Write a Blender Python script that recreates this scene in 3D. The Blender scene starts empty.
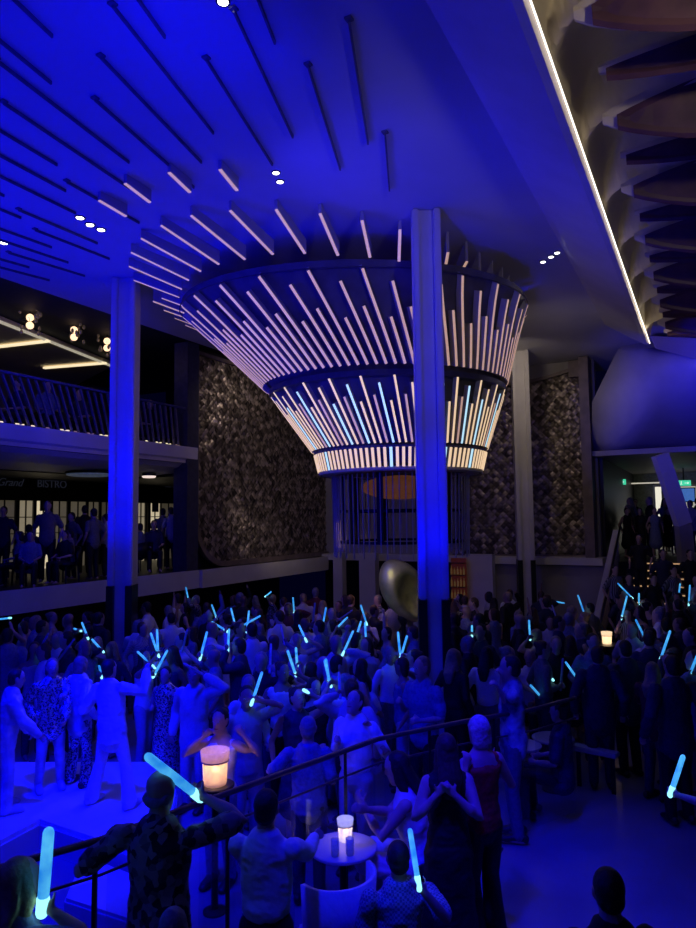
import bpy, bmesh, math, random
from mathutils import Vector, Matrix, noise
R = math.radians
PI = math.pi
random.seed(7)
scene = bpy.context.scene
C = scene.collection

# ------------------------------------------------------------------ camera
EYE = 3.4
YAW = R(27.2)
F = 700.0
cam_data = bpy.data.cameras.new('camera')
cam = bpy.data.objects.new('camera', cam_data)
C.objects.link(cam)
scene.camera = cam
cam_data.sensor_fit = 'HORIZONTAL'
cam_data.sensor_width = 36
cam_data.lens = F / 696 * 36
cam_data.clip_start = .05
CM = (Matrix.Translation((0, 0, EYE)) @ Matrix.Rotation(YAW, 4, 'Z') @
      Matrix.Rotation(R(90 + 4.5), 4, 'X') @ Matrix.Rotation(R(-.7), 4, 'Z'))
cam.matrix_world = CM
CMI = CM.inverted()

# ------------------------------------------------------------------ world, lights, exposure
world = bpy.data.worlds.new('world')
scene.world = world
world.use_nodes = True
world.node_tree.nodes['Background'].inputs[0].default_value = (.02, .02, .35, 1)
world.node_tree.nodes['Background'].inputs[1].default_value = .02
scene.view_settings.view_transform = 'Standard'
scene.view_settings.look = 'None'
scene.view_settings.gamma = 1
scene.view_settings.exposure = 0
scene.cycles.use_denoising = True
scene.cycles.max_bounces = 5
scene.cycles.diffuse_bounces = 3
scene.cycles.glossy_bounces = 3
scene.cycles.transmission_bounces = 4
scene.cycles.transparent_max_bounces = 8
scene.cycles.caustics_reflective = False
scene.cycles.caustics_refractive = False
scene.cycles.sample_clamp_indirect = 4

BLUE = (0, .0005, 1)


def spot(name, loc, aim, power, ang=70, blend=.8, col=BLUE, size=.15):
    l = bpy.data.lights.new(name, 'SPOT')
    l.energy = power
    l.color = col
    l.spot_size = R(ang)
    l.spot_blend = blend
    l.shadow_soft_size = size
    o = bpy.data.objects.new(name, l)
    C.objects.link(o)
    o.location = loc
    o.rotation_euler = (Vector(aim) - Vector(loc)).to_track_quat('-Z', 'Y').to_euler()
    return o


def area(name, loc, aim, power, sx, sy, col=BLUE):
    l = bpy.data.lights.new(name, 'AREA')
    l.energy = power
    l.color = col
    l.shape = 'RECTANGLE'
    l.size = sx
    l.size_y = sy
    o = bpy.data.objects.new(name, l)
    C.objects.link(o)
    o.location = loc
    o.rotation_euler = (Vector(aim) - Vector(loc)).to_track_quat('-Z', 'Y').to_euler()
    return o


# unseen blue lamps added to wash the ceiling
area('ceiling_fill', (-11.3, 4.5, 5.5), (-8.0, 5.5, 8.15), 240, .5, 8)
area('ceiling_fill', (-6.2, -1.6, 6.2), (-6.6, 3.0, 8.15), 150, 5, 1)
spot('ceiling_fill', (-3.4, 4.4, 6.4), (-6.4, 6.0, 8.15), 170, 130, 1)
spot('ceiling_fill', (-9.6, 8.6, 3.2), (-8.0, 9.0, 8.15), 300, 140, 1)
# unseen blue spots added to light the columns
spot('column_fill', (-3.5, 8.4, 2.0), (-3.75, 9.9, 5.4), 260, 84, .7)
for z_, e_ in ((1.3, 60), (2.7, 120), (4.2, 130), (5.6, 190), (7.0, 210)):
    spot('column_fill', (-3.4, 6.0, 3.3), (-3.74, 9.9, z_), e_, 15, .5)
spot('column_fill', (-3.45, 8.7, 4.7), (-3.74, 9.75, 1.7), 75, 30, .6)
spot('column_fill', (-9.2, 8.5, 2.2), (-9.9, 9.9, 5.4), 160, 84, .7)
spot('column_fill', (-8.2, 5.6, 4.6), (-10.0, 9.9, 4.0), 130, 20, .5)
# unseen blue spots added over stage and floor
spot('stage_light', (-4.9, 3.6, 7.9), (-6.9, 4.9, .3), 4600, 44, .7)
spot('floor_fill', (-5.0, 3.0, 7.9), (-5.2, 6.9, 1.0), 2300, 44, .9)
spot('floor_fill', (-1.8, 2.6, 7.3), (-2.35, 5.7, .9), 1900, 36, .8)
spot('floor_fill', (-1.6, 5.4, 7.3), (-1.3, 6.8, 0), 900, 40, .9)
spot('floor_fill', (-7.5, 5.5, 7.9), (-7.2, 10.5, .8), 480, 56, 1)
spot('fascia_fill', (-10.4, 4.0, 8.0), (-12.0, 5.0, 5.1), 70, 120, .9)  # unseen spots added to lift the blue on the fascias
spot('fascia_fill', (-10.4, 9.0, 8.0), (-12.0, 10.0, 5.1), 60, 120, .9)
spot('fascia_fill', (-5.8, 7.0, 6.8), (-1.5, 9.5, 7.9), 120, 90, .9, (.02, .015, 1))
spot('fascia_fill', (-4.6, 14.0, 6.2), (-1.6, 16.0, 7.9), 90, 90, .9, (.02, .015, 1))
spot('soffit_fill', (-3.2, 13.5, 4.6), (-.6, 19.4, 5.9), 700, 56, .9)  # unseen blue spots added to brighten the hull soffit
spot('soffit_fill', (-1.4, 12.5, 4.6), (2.0, 18.5, 6.0), 1900, 58, .9)
# unseen warm lamps added to lift the mosaic panels, coves and cage
spot('warm_fill', (-9.4, 16.5, 7.9), (-12.3, 17.6, 5.4), 75, 120, .8, (1, .80, .66))
spot('warm_fill', (-9.6, 17.5, 3.0), (-12.3, 18.6, 4.0), 22, 120, .8, (1, .80, .66))
spot('warm_fill', (-4.4, 17.6, 7.6), (-4.6, 22.0, 5.6), 42, 120, .8, (1, .82, .66))
spot('warm_fill', (-3.0, 15.5, 6.0), (-3.0, 19.0, 8.15), 9, 150, 1, (1, .85, .8))
spot('cove_fill', (-.6, 17.6, 7.3), (.2, 14.0, 8.0), 60, 130, 1, (1, .84, .6))  # added fill that brightens the plaster coves
spot('cove_fill', (1.5, 3.5, 6.3), (-.5, 8.5, 7.9), 130, 90, 1, (1, .84, .62))
spot('cage_fill', (-6.3, 12.6, 3.7), (-6.3, 12.8, 2.0), 45, 120, 1, (1, .6, .35))  # added warm fill inside the cage, brightens its bars
spot('red_top_fill', (-1.3, 3.2, 5.2), (-2.0, 5.6, 1.3), 9, 24, .8, (1, .25, .2))  # unseen reddish spot added so the red top shows red

# ------------------------------------------------------------------ coordinate helpers


def P(px, py, d):
    return CM @ Vector(((px - 348) / F * d, -(py - 464) / F * d, -d))


def ray(px, py):
    o = CM.translation
    return o, (P(px, py, 1) - o)


def PA(px, py, axis, val):
    o, v = ray(px, py)
    return o + v * ((val - o[axis]) / v[axis])


def proj(p):
    q = CMI @ Vector(p)
    return 348 + F * q.x / -q.z, 464 - F * q.y / -q.z, -q.z


FW = Vector((-math.sin(YAW), math.cos(YAW), 0))
RT = Vector((math.cos(YAW), math.sin(YAW), 0))


def G(x, d, z):
    return FW * d + RT * x + Vector((0, 0, z))


# ------------------------------------------------------------------ materials
MATS = {}


def mat(name, col, rough=.6, metal=0, emit=None, es=1, var=.15, scale=8, bump=0, col2=None, kind='noise', spec=.5, coat=0):
    if name in MATS:
        return MATS[name]
    m = bpy.data.materials.new(name)
    m.use_nodes = True
    nt = m.node_tree
    b = nt.nodes['Principled BSDF']
    b.inputs['Roughness'].default_value = rough
    b.inputs['Metallic'].default_value = metal
    b.inputs['Specular IOR Level'].default_value = spec
    b.inputs['Coat Weight'].default_value = coat
    tc = nt.nodes.new('ShaderNodeTexCoord')
    if kind == 'voronoi':
        n = nt.nodes.new('ShaderNodeTexVoronoi')
        out = n.outputs['Color']
    elif kind == 'check':
        n = nt.nodes.new('ShaderNodeTexChecker')
        out = n.outputs['Fac']
    elif kind == 'wave':
        n = nt.nodes.new('ShaderNodeTexWave')
        out = n.outputs['Fac']
        n.inputs['Distortion'].default_value = 1.5
    else:
        n = nt.nodes.new('ShaderNodeTexNoise')
        out = n.outputs['Fac']
        n.inputs['Detail'].default_value = 4
    n.inputs['Scale'].default_value = scale
    nt.links.new(tc.outputs['Object'], n.inputs['Vector'])
    r = nt.nodes.new('ShaderNodeValToRGB')
    c2 = col2 or tuple(c * (1 - var * 2) for c in col)
    r.color_ramp.elements[0].color = (*c2, 1)
    r.color_ramp.elements[1].color = (*col, 1)
    r.color_ramp.elements[0].position = .35
    r.color_ramp.elements[1].position = .62
    nt.links.new(out, r.inputs[0])
    nt.links.new(r.outputs[0], b.inputs['Base Color'])
    if bump:
        bp = nt.nodes.new('ShaderNodeBump')
        bp.inputs['Strength'].default_value = bump
        bp.inputs['Distance'].default_value = .02
        nt.links.new(out, bp.inputs['Height'])
        nt.links.new(bp.outputs[0], b.inputs['Normal'])
    if emit:
        b.inputs['Emission Color'].default_value = (*emit, 1)
        b.inputs['Emission Strength'].default_value = es
    MATS[name] = m
    return m


def glass_mat(name, tint=(.9, .92, 1), amount=.97):
    if name in MATS:
        return MATS[name]
    m = bpy.data.materials.new(name)
    m.use_nodes = True
    nt = m.node_tree
    nt.nodes.clear()
    o = nt.nodes.new('ShaderNodeOutputMaterial')
    mx = nt.nodes.new('ShaderNodeMixShader')
    t = nt.nodes.new('ShaderNodeBsdfTransparent')
    g = nt.nodes.new('ShaderNodeBsdfGlossy')
    lw = nt.nodes.new('ShaderNodeLayerWeight')
    lw.inputs['Blend'].default_value = .25
    fr = nt.nodes.new('ShaderNodeMath')
    fr.operation = 'MULTIPLY_ADD'
    fr.inputs[1].default_value = .3
    fr.inputs[2].default_value = .02
    nt.links.new(lw.outputs['Facing'], fr.inputs[0])
    n = nt.nodes.new('ShaderNodeTexNoise')
    n.inputs['Scale'].default_value = 3
    ro = nt.nodes.new('ShaderNodeMapRange')
    ro.inputs['To Min'].default_value = .03
    ro.inputs['To Max'].default_value = .08
    nt.links.new(n.outputs['Fac'], ro.inputs['Value'])
    nt.links.new(ro.outputs[0], g.inputs['Roughness'])
    t.inputs['Color'].default_value = (*[c * amount for c in tint], 1)
    nt.links.new(fr.outputs[0], mx.inputs[0])
    nt.links.new(t.outputs[0], mx.inputs[1])
    nt.links.new(g.outputs[0], mx.inputs[2])
    nt.links.new(mx.outputs[0], o.inputs[0])
    MATS[name] = m
    return m


m_ceil = mat('ceiling_paint', (.72, .72, .74), .8, scale=1.2, var=.03)
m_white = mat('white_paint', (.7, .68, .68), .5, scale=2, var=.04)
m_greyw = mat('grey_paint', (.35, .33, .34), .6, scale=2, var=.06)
m_black = mat('black_panel', (.012, .012, .014), .45, scale=3)
m_blackgl = mat('black_gloss', (.01, .01, .012), .35, scale=3)
m_slat = mat('slat_lacquer', (.52, .5, .5), .5, scale=6, var=.05)
m_dark = mat('dark_metal', (.03, .03, .035), .4, metal=.6, scale=9)
m_shell = mat('funnel_shell', (.16, .15, .2), .6, scale=3)
m_floor = mat('floor_stone', (.30, .29, .31), .28, scale=1.1, var=.12, spec=.5)
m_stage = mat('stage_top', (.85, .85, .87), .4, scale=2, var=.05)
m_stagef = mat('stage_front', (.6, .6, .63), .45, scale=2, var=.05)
m_wood = mat('walnut', (.13, .06, .065), .4, scale=3, col2=(.07, .032, .04))
m_cove = mat('cove_plaster', (.64, .57, .43), .7, scale=1.5, var=.04)
m_tileA = mat('bronze_tile', (.50, .42, .36), .42, metal=.6, scale=6, var=.3)
m_tileB = mat('dark_bronze_tile', (.20, .165, .14), .45, metal=.55, scale=6, var=.3)
m_trim = mat('taupe_trim', (.22, .17, .16), .5, scale=4)
m_gold = mat('gold_leaf', (.6, .55, .22), .42, metal=.6, scale=4, var=.2, bump=.15)
m_warm_hi = mat('warm_led', (.8, .7, .55), .5, emit=(1, .70, .42), es=.85)
m_warm_lo = mat('warm_led_soft', (.8, .7, .6), .5, emit=(1, .60, .46), es=.45)
m_warm_dim = mat('warm_led_dim', (.8, .7, .6), .5, emit=(1, .6, .45), es=.16)
m_cool = mat('cool_led', (.8, .85, .9), .5, emit=(.50, .82, 1), es=1.0)
m_strip = mat('white_led', (1, .9, .8), .5, emit=(1, .84, .66), es=3.2)
m_down = mat('downlight_lens', (1, 1, 1), .5, emit=(1, .97, .9), es=9)
m_covel = mat('cove_led', (1, .9, .7), .5, emit=(1, .82, .5), es=1.0)
m_lantern = mat('lantern_flame', (1, .8, .5), .5, emit=(1, .62, .30), es=12)
m_frost = mat('frosted_glass', (.9, .8, .65), .5, emit=(1, .5, .25), es=.35)
m_glow = mat('glow_foam', (.4, .6, .9), .5, emit=(.05, .44, 1), es=.9)
_nt = m_glow.node_tree
_r = _nt.nodes.new('ShaderNodeValToRGB')
_r.color_ramp.elements[0].color = (.015, .24, .8, 1)
_r.color_ramp.elements[1].color = (.10, .58, 1, 1)
_r.color_ramp.elements[0].position = .35
_r.color_ramp.elements[1].position = .65
_nt.links.new([n_ for n_ in _nt.nodes if n_.type == 'TEX_NOISE'][0].outputs['Fac'], _r.inputs[0])
_nt.links.new(_r.outputs[0], _nt.nodes['Principled BSDF'].inputs['Emission Color'])
m_glowtip = mat('glow_tip', (.7, .9, 1), .5, emit=(.3, .9, 1), es=1.5)
m_dimfoam = mat('unlit_foam', (.5, .5, .75), .6)
m_glass = glass_mat('clear_glass')
m_brass = mat('bronze_rail', (.20, .15, .14), .35, metal=.7)
m_exit = mat('exit_green', (.05, .5, .3), .5, emit=(.08, .9, .5), es=.7)
m_bist = mat('bistro_glow', (.8, .72, .5), .6, emit=(1, .82, .50), es=.30, scale=2, var=.2)
m_bistd = mat('bistro_glow_dim', (.5, .42, .3), .6, emit=(1, .72, .42), es=.05, scale=2, var=.2)

# ------------------------------------------------------------------ mesh helpers


def new_obj(name, me, m, parent=None):
    o = bpy.data.objects.new(name, me)
    C.objects.link(o)
    if m is not None and not me.materials:
        for k in (m if isinstance(m, (list, tuple)) else [m]):
            me.materials.append(k)
    if parent is not None:
        o.parent = parent
    return o


def obj(name, bm, m, parent=None, smooth=False):
    me = bpy.data.meshes.new(name)
    bmesh.ops.recalc_face_normals(bm, faces=bm.faces)
    if smooth:
        for f in bm.faces:
            f.smooth = True
    bm.to_mesh(me)
    bm.free()
    return new_obj(name, me, m, parent)


def B():
    return bmesh.new()


def tag(o, label=None, cat=None, group=None, kind=None):
    if label:
        o['label'] = label
    if cat:
        o['category'] = cat
    if group:
        o['group'] = group
    if kind:
        o['kind'] = kind
    return o


def thing(name, label, cat, loc=(0, 0, 0), rz=0, group=None):
    o = bpy.data.objects.new(name, None)
    o.empty_display_size = .1
    C.objects.link(o)
    o.location = loc
    o.rotation_euler = (0, 0, rz)
    return tag(o, label, cat, group)


def struct(o):
    o['kind'] = 'structure'
    return o


def box(bm, c, s, M=None, mi=0):
    r = bmesh.ops.create_cube(bm, size=1)
    vs = r['verts']
    bmesh.ops.scale(bm, vec=s, verts=vs)
    bmesh.ops.translate(bm, vec=c, verts=vs)
    if M is not None:
        bmesh.ops.transform(bm, matrix=M, verts=vs)
    if mi:
        for f in {f for v in vs for f in v.link_faces}:
            f.material_index = mi
    return vs


def boxx(bm, x0, x1, y0, y1, z0, z1, mi=0):
    return box(bm, ((x0 + x1) / 2, (y0 + y1) / 2, (z0 + z1) / 2), (abs(x1 - x0), abs(y1 - y0), abs(z1 - z0)), None, mi)


def beam(bm, a, b, w, h, up=Vector((0, 0, 1)), mi=0):
    """rectangular bar from a to b; h is the size along up"""
    a, b = Vector(a), Vector(b)
    t = (b - a).normalized()
    s = t.cross(up)
    if s.length < 1e-4:
        s = t.cross(Vector((1, 0, 0)))
    s.normalize()
    u = s.cross(t).normalized()
    vs = []
    for p in (a, b):
        for i, j in ((-1, -1), (1, -1), (1, 1), (-1, 1)):
            vs.append(bm.verts.new(p + s * (w / 2 * i) + u * (h / 2 * j)))
    fs = [(3, 2, 1, 0), (4, 5, 6, 7), (0, 1, 5, 4), (1, 2, 6, 5), (2, 3, 7, 6), (3, 0, 4, 7)]
    for f in fs:
        q = bm.faces.new([vs[i] for i in f])
        q.material_index = mi


def tube(bm, pts, rad, n=10, side=Vector((1, 0, 0)), caps=True):
    """loft of ellipses; rad = list of r or (ra, rb); ra along side"""
    pts = [Vector(p) for p in pts]
    rad = [(r, r) if not isinstance(r, (tuple, list)) else r for r in rad]
    N = len(pts)
    tan = []
    for i in range(N):
        a = pts[max(i - 1, 0)]
        b = pts[min(i + 1, N - 1)]
        tan.append((b - a).normalized())
    P_, R_, T_ = list(pts), list(rad), list(tan)
    if caps:
        e = .75
        r0, r1 = min(rad[0]), min(rad[-1])
        P_ = [pts[0] - tan[0] * r0 * .9, pts[0] - tan[0] * r0 * .6] + P_ + [pts[-1] + tan[-1] * r1 * .6, pts[-1] + tan[-1] * r1 * .9]
        R_ = [tuple(x * .35 for x in rad[0]), tuple(x * e for x in rad[0])] + R_ + [tuple(x * e for x in rad[-1]), tuple(x * .35 for x in rad[-1])]
        T_ = [tan[0]] * 2 + T_ + [tan[-1]] * 2
    rings = []
    for p, r, t in zip(P_, R_, T_):
        s = side - t * side.dot(t)
        if s.length < .15:
            k = Vector((0, 1, 0))
            s = k - t * k.dot(t)
        s.normalize()
        u = t.cross(s)
        rings.append([bm.verts.new(p + s * (r[0] * math.cos(2 * PI * k / n)) + u * (r[1] * math.sin(2 * PI * k / n))) for k in range(n)])
    for a, b in zip(rings, rings[1:]):
        for k in range(n):
            bm.faces.new((a[k], a[(k + 1) % n], b[(k + 1) % n], b[k]))
    bm.faces.new(rings[0][::-1])
    bm.faces.new(rings[-1])


def lathe(bm, prof, n=20, c=(0, 0, 0)):
    rings = []
    for r, z in prof:
        rings.append([bm.verts.new((c[0] + max(r, 1e-4) * math.cos(2 * PI * k / n), c[1] + max(r, 1e-4) * math.sin(2 * PI * k / n), c[2] + z)) for k in range(n)])
    for a, b in zip(rings, rings[1:]):
        for k in range(n):
            bm.faces.new((a[k], a[(k + 1) % n], b[(k + 1) % n], b[k]))
    bm.faces.new(rings[0][::-1])
    bm.faces.new(rings[-1])


def ellipsoid(bm, c, r, M=None, u=14, v=9):
    g = bmesh.ops.create_uvsphere(bm, u_segments=u, v_segments=v, radius=1)
    vs = g['verts']
    bmesh.ops.scale(bm, vec=r, verts=vs)
    if M is not None:
        bmesh.ops.transform(bm, matrix=M, verts=vs)
    bmesh.ops.translate(bm, vec=c, verts=vs)


def poly(bm, pts, mi=0):
    f = bm.faces.new([bm.verts.new(p) for p in pts])
    f.material_index = mi
    return f


def slab(bm, pts, off):
    """closed thick plate: polygon pts plus copy offset by off"""
    off = Vector(off)
    a = [bm.verts.new(Vector(p)) for p in pts]
    b = [bm.verts.new(Vector(p) + off) for p in pts]
    n = len(a)
    bm.faces.new(a)
    bm.faces.new(b[::-1])
    for i in range(n):
        bm.faces.new((a[i], a[(i + 1) % n], b[(i + 1) % n], b[i]))


ONES = ['', 'first', 'second', 'third', 'fourth', 'fifth', 'sixth', 'seventh', 'eighth', 'ninth', 'tenth', 'eleventh', 'twelfth', 'thirteenth',
        'fourteenth', 'fifteenth', 'sixteenth', 'seventeenth', 'eighteenth', 'nineteenth', 'twentieth']
TENS = {2: 'twenty', 3: 'thirty', 4: 'forty', 5: 'fifty', 6: 'sixty', 7: 'seventy', 8: 'eighty', 9: 'ninety'}


def ordw(n):
    if n <= 20:
        return ONES[n]
    t, o = divmod(n, 10)
    return (TENS[t][:-1] + 'ieth') if o == 0 else TENS[t] + '-' + ONES[o]


CZ = 8.15
# ================================================================== SETTING
bm = B(); boxx(bm, -20, 8, -3, 24, -.2, 0)
struct(obj('floor', bm, m_floor))
bm = B(); boxx(bm, -12.0, -2.1, -4, 24, CZ, CZ + .2)
struct(obj('ceiling', bm, m_ceil))
# upper deck beam with slanted fascia, right of the atrium
bm = B()
prof = [(-2.1, CZ), (-1.98, CZ - .10), (-1.22, CZ - .62), (-1.13, CZ - .65), (-1.09, CZ - .62), (-1.09, CZ + .2), (-2.1, CZ + .2)]
ys = [-4 + i for i in range(0, 23)]
rings = [[bm.verts.new((x, y, z)) for x, z in prof] for y in [-4, 0, 4, 8, 12, 16, 18.1]]
for a, b in zip(rings, rings[1:]):
    for k in range(len(prof)):
        bm.faces.new((a[k], a[(k + 1) % len(prof)], b[(k + 1) % len(prof)], b[k]))
bm.faces.new(rings[0]); bm.faces.new(rings[-1][::-1])
struct(obj('trim_1', bm, m_white))
# light line along the edge of the fascia
bm = B(); beam(bm, (-1.075, -3.5, 7.50), (-1.075, 18.0, 7.50), .012, .012)
tag(obj('light_line', bm, m_strip), 'long thin glowing white line along the edge of the slanted beam', 'light')
# ceiling carried on past the beam's end
bm = B(); boxx(bm, -2.1, 3.5, 18.1, 30, CZ, CZ + .2)
struct(obj('ceiling', bm, m_ceil))

# scalloped plaster coves right of the light line
PER = 1.76
Y0 = 5.85


def cove_z(x, y):
    sh = .55 * math.exp(-(x + 1.09) / .22) - .08
    t = ((y - Y0 + 0 + sh * -1 + .12 * (x + 1.09)) / PER) % 1.0
    w = 1 - math.exp(-(x + 1.09) / .10)
    prof_ = .62 * (1 - (1 - t) ** 2.2) if t < .93 else .62 * (1 - t) / .07
    return 7.62 + prof_ * w


bm = B()
xs = [-1.09, -1.07, -1.03, -.97, -.9, -.82, -.72, -.6, -.35, -.1, .3, .9, 1.6, 2.6, 4.2]
ny = 330
grid = []
for j in range(ny + 1):
    y = -3.5 + (21.6) * j / ny
    grid.append([bm.verts.new((x, y, cove_z(x, y))) for x in xs])
for a, b in zip(grid, grid[1:]):
    for i in range(len(xs) - 1):
        f = bm.faces.new((a[i], a[i + 1], b[i + 1], b[i]))
        f.smooth = True
struct(obj('ceiling', bm, m_cove))
bm = B(); boxx(bm, -1.09, 4.2, -3.5, 18.1, 8.32, 8.4)
struct(obj('ceiling', bm, m_cove))

# walnut blades hanging under the coves, two to each scallop
blade_n = 0
for k in range(-4, 15):
    y = 5.72 + .88 * k
    if y > 17.6 or y < 1.5:
        continue
    blade_n += 1
    big = k % 2 == 0
    tip = -.66
    t = thing('wooden_blade', '%s walnut ceiling blade, %s one counted from the near end of the ribbed ceiling' % ('broad' if big else 'narrow', ordw(blade_n)),
              'ceiling blade', (tip, y, 7.50), 0, 'walnut blades under the ribbed ceiling')
    hh = .31 if big else .13          # half height of the tilted leaf
    bm = B()
    sec = []
    # leaf outline: upper and lower edge, thick plate tilted towards the near side
    for x, w in ((0, .12), (.12, .28), (.34, .52), (.62, .76), (1.0, 1.0), (2.4, 1.05), (4.4, 1.05)):
        lo_z = -hh * w * 1.0 - .02
        up_z = hh * w * .55 + .02
        lo_y = hh * w * .55
        up_y = -hh * w * .35
        th_ = .035
        sec.append([bm.verts.new((x, lo_y, lo_z)), bm.verts.new((x, lo_y + th_, lo_z - th_)), bm.verts.new((x, up_y + th_, up_z - th_ * .5)), bm.verts.new((x, up_y, up_z)),
                    bm.verts.new((x, (lo_y + up_y) / 2 + .09 * w, (lo_z + up_z) / 2 + .05 * w))])
    for a, b in zip(sec, sec[1:]):
        for q in range(5):
            bm.faces.new((a[q], a[(q + 1) % 5], b[(q + 1) % 5], b[q]))
    bm.faces.new(sec[0]); bm.faces.new(sec[-1][::-1])
    obj('blade', bm, m_wood, t)
    bm = B()
    sec = []
    for x, w in ((0, .10), (.12, .30), (.34, .56), (.62, .78), (1.0, .9)):
        x_ = x - (.15 if big else .07)
        lo_z, up_z, lo_y, up_y = -hh * w + .06, hh * w * .6 + .10, hh * w * .55 + .06, -hh * w * .35 + .03
        sec.append([bm.verts.new((x_, lo_y, lo_z)), bm.verts.new((x_, lo_y + .05, lo_z + .01)), bm.verts.new((x_, up_y + .03, up_z)), bm.verts.new((x_, (lo_y + up_y) / 2, (lo_z + up_z) / 2 + .07 * w))])
    for a, b in zip(sec, sec[1:]):
        for q in range(4):
            bm.faces.new((a[q], a[(q + 1) % 4], b[(q + 1) % 4], b[q]))
    bm.faces.new(sec[0]); bm.faces.new(sec[-1][::-1])
    obj('plaster_tip', bm, m_cove, t)

# right hand hull-shaped soffit of the far balcony
bm = B()
from mathutils.geometry import intersect_line_plane
hp = {'t0': P(618, 349, 19.6), 't1': P(655, 347, 18.2), 't2': P(730, 366, 17.2), 'f0': P(592, 402, 20.4), 'f1': P(592, 456, 20.8),
      'b2': P(730, 456, 22.5)}
_n = (hp['t2'] - hp['t1']).cross(hp['b2'] - hp['t1']).normalized()


def on_hull(px, py):
    o_, v_ = ray(px, py)
    return intersect_line_plane(o_, o_ + v_, hp['t1'], _n)


RID = [(632, 351), (640, 366), (645, 381), (645, 395), (640, 410), (630, 426), (616, 442), (600, 457)]
RD = [18.9, 18.6, 18.5, 18.5, 18.8, 19.3, 20.0, 20.9]
rid = [bm.verts.new(P(*q, RD[k])) for k, q in enumerate(RID)]
V = {k: bm.verts.new(v) for k, v in hp.items()}
cols_ = []
for u_ in range(1, 6):
    f_ = u_ / 5
    cols_.append([bm.verts.new(P(q[0] + (730 - q[0]) * f_, q[1] * (1 - f_) + (362 + 94 * k / 7) * f_, RD[k] * (1 - f_) + (17.2 + 4.6 * (k / 7) ** 1.3) * f_)) for k, q in enumerate(RID)])
for a_, b_ in zip([rid] + cols_, cols_):
    for k in range(7):
        f = bm.faces.new((a_[k], a_[k + 1], b_[k + 1], b_[k]))
        f.smooth = True
fl_ = [V['t0']] * 0
left_ = [hp['t0'].lerp(hp['f0'], k / 4) for k in range(5)] + [hp['f0'].lerp(hp['f1'], k / 3) for k in (1, 2, 3)]
lv = [V['t0']] + [bm.verts.new(p_) for p_ in left_[1:4]] + [V['f0']] + [bm.verts.new(p_) for p_ in left_[5:7]] + [V['f1']]
for k in range(7):
    f = bm.faces.new((lv[k], lv[k + 1], rid[k + 1], rid[k]))
    f.smooth = True
bm.faces.new((V['t0'], rid[0], V['t1']))
for q_ in ('b2', 't2'):
    bm.verts.remove(V[q_])
ex = bmesh.ops.extrude_face_region(bm, geom=bm.faces[:])
bmesh.ops.translate(bm, vec=Vector((.35, .6, .35)), verts=[g for g in ex['geom'] if isinstance(g, bmesh.types.BMVert)])
struct(obj('trim_2', bm, m_white, smooth=False))
# upper deck front above the hull
bm = B()
a, b = P(618, 349, 19.6), P(660, 342, 18.2)
slab(bm, [P(650, 336, 18.2), P(730, 340, 17.0), P(730, 368, 17.2), P(655, 348, 18.2)], (.0, .3, .05))
struct(obj('trim_3', bm, m_cove))

# ---- back wall with mosaic panels
WX = -12.3
bm = B()
boxx(bm, -12.6, -2.9, 22.0, 22.3, 2.1, CZ)
struct(obj('wall_back', bm, m_greyw))
bm = B()
boxx(bm, -12.6, -6.9, 22.6, 22.9, 0, 2.1)
struct(obj('wall_back', bm, m_black))
bm = B()
boxx(bm, -6.0, -2.7, 21.2, 21.5, 0, 2.05)
struct(obj('wall_back', bm, m_greyw))
bm = B()
boxx(bm, -6.2, -2.75, 21.0, 22.0, 2.0, 2.2)
boxx(bm, -12.4, -6.2, 21.4, 22.0, 2.0, 2.2)
struct(obj('trim_4', bm, m_white))
# left wall behind the mosaic, and floors of the side decks
bm = B(); boxx(bm, WX - .3, WX, 14.55, 22.3, 2.1, CZ)
struct(obj('wall_left', bm, m_black))
bm = B(); boxx(bm, -19, -12.0, -3, 14.6, 1.66, 2.1); boxx(bm, -19, -12.6, 14.6, 19.6, 1.66, 2.1); boxx(bm, -13, -11.9, 14.6, 22.2, 1.66, 2.12)
struct(obj('floor_deck', bm, m_black))
bm = B(); boxx(bm, -12.0, -11.9, -3, 14.6, 1.66, 2.12); boxx(bm, -11.9, -11.8, 14.6, 21.4, 1.66, 2.12)
struct(obj('trim_5', bm, m_white))
bm = B(); boxx(bm, -14.6, -14.4, -3, 22.3, 0, 1.66)
struct(obj('wall_left', bm, m_black))
bm = B(); boxx(bm, -19, -12.02, -3, 14.6, 4.9, 5.3); boxx(bm, -19, -12.6, 14.6, 19.6, 4.9, 5.3)
struct(obj('floor_deck', bm, m_black))
bm = B()
prof = [(-12.0, 5.32), (-11.93, 5.32), (-11.93, 5.02), (-12.0, 4.98), (-12.25, 4.80), (-12.8, 4.68), (-14.2, 4.62), (-14.2, 4.9), (-12.0, 4.9)]
rings = [[bm.verts.new((x, y, z)) for x, z in prof] for y in (-3, 5, 14.55)]
for a, b in zip(rings, rings[1:]):
    for k in range(len(prof)):
        bm.faces.new((a[k], a[(k + 1) % len(prof)], b[(k + 1) % len(prof)], b[k]))
bm.faces.new(rings[0]); bm.faces.new(rings[-1][::-1])
struct(obj('trim_6', bm, m_white))
# bistro interior, deck one
bm = B(); boxx(bm, -17.6, -17.4, -3, 19.6, 2.1, 4.9)
struct(obj('wall_left', bm, m_black))
bm = B(); boxx(bm, -17.4, -14.2, -3, 14.6, 4.6, 4.9); boxx(bm, -17.4, -12.6, 14.6, 19.6, 4.6, 4.9)
struct(obj('ceiling', bm, m_black))
bm = B(); boxx(bm, -16.9, -16.7, -3, 19.5, 4.02, 4.62)
struct(obj('trim_7', bm, m_black))
bm = B(); boxx(bm, -17.4, -12.6, 19.4, 19.6, 2.1, CZ)
struct(obj('wall_side', bm, m_black))
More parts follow.
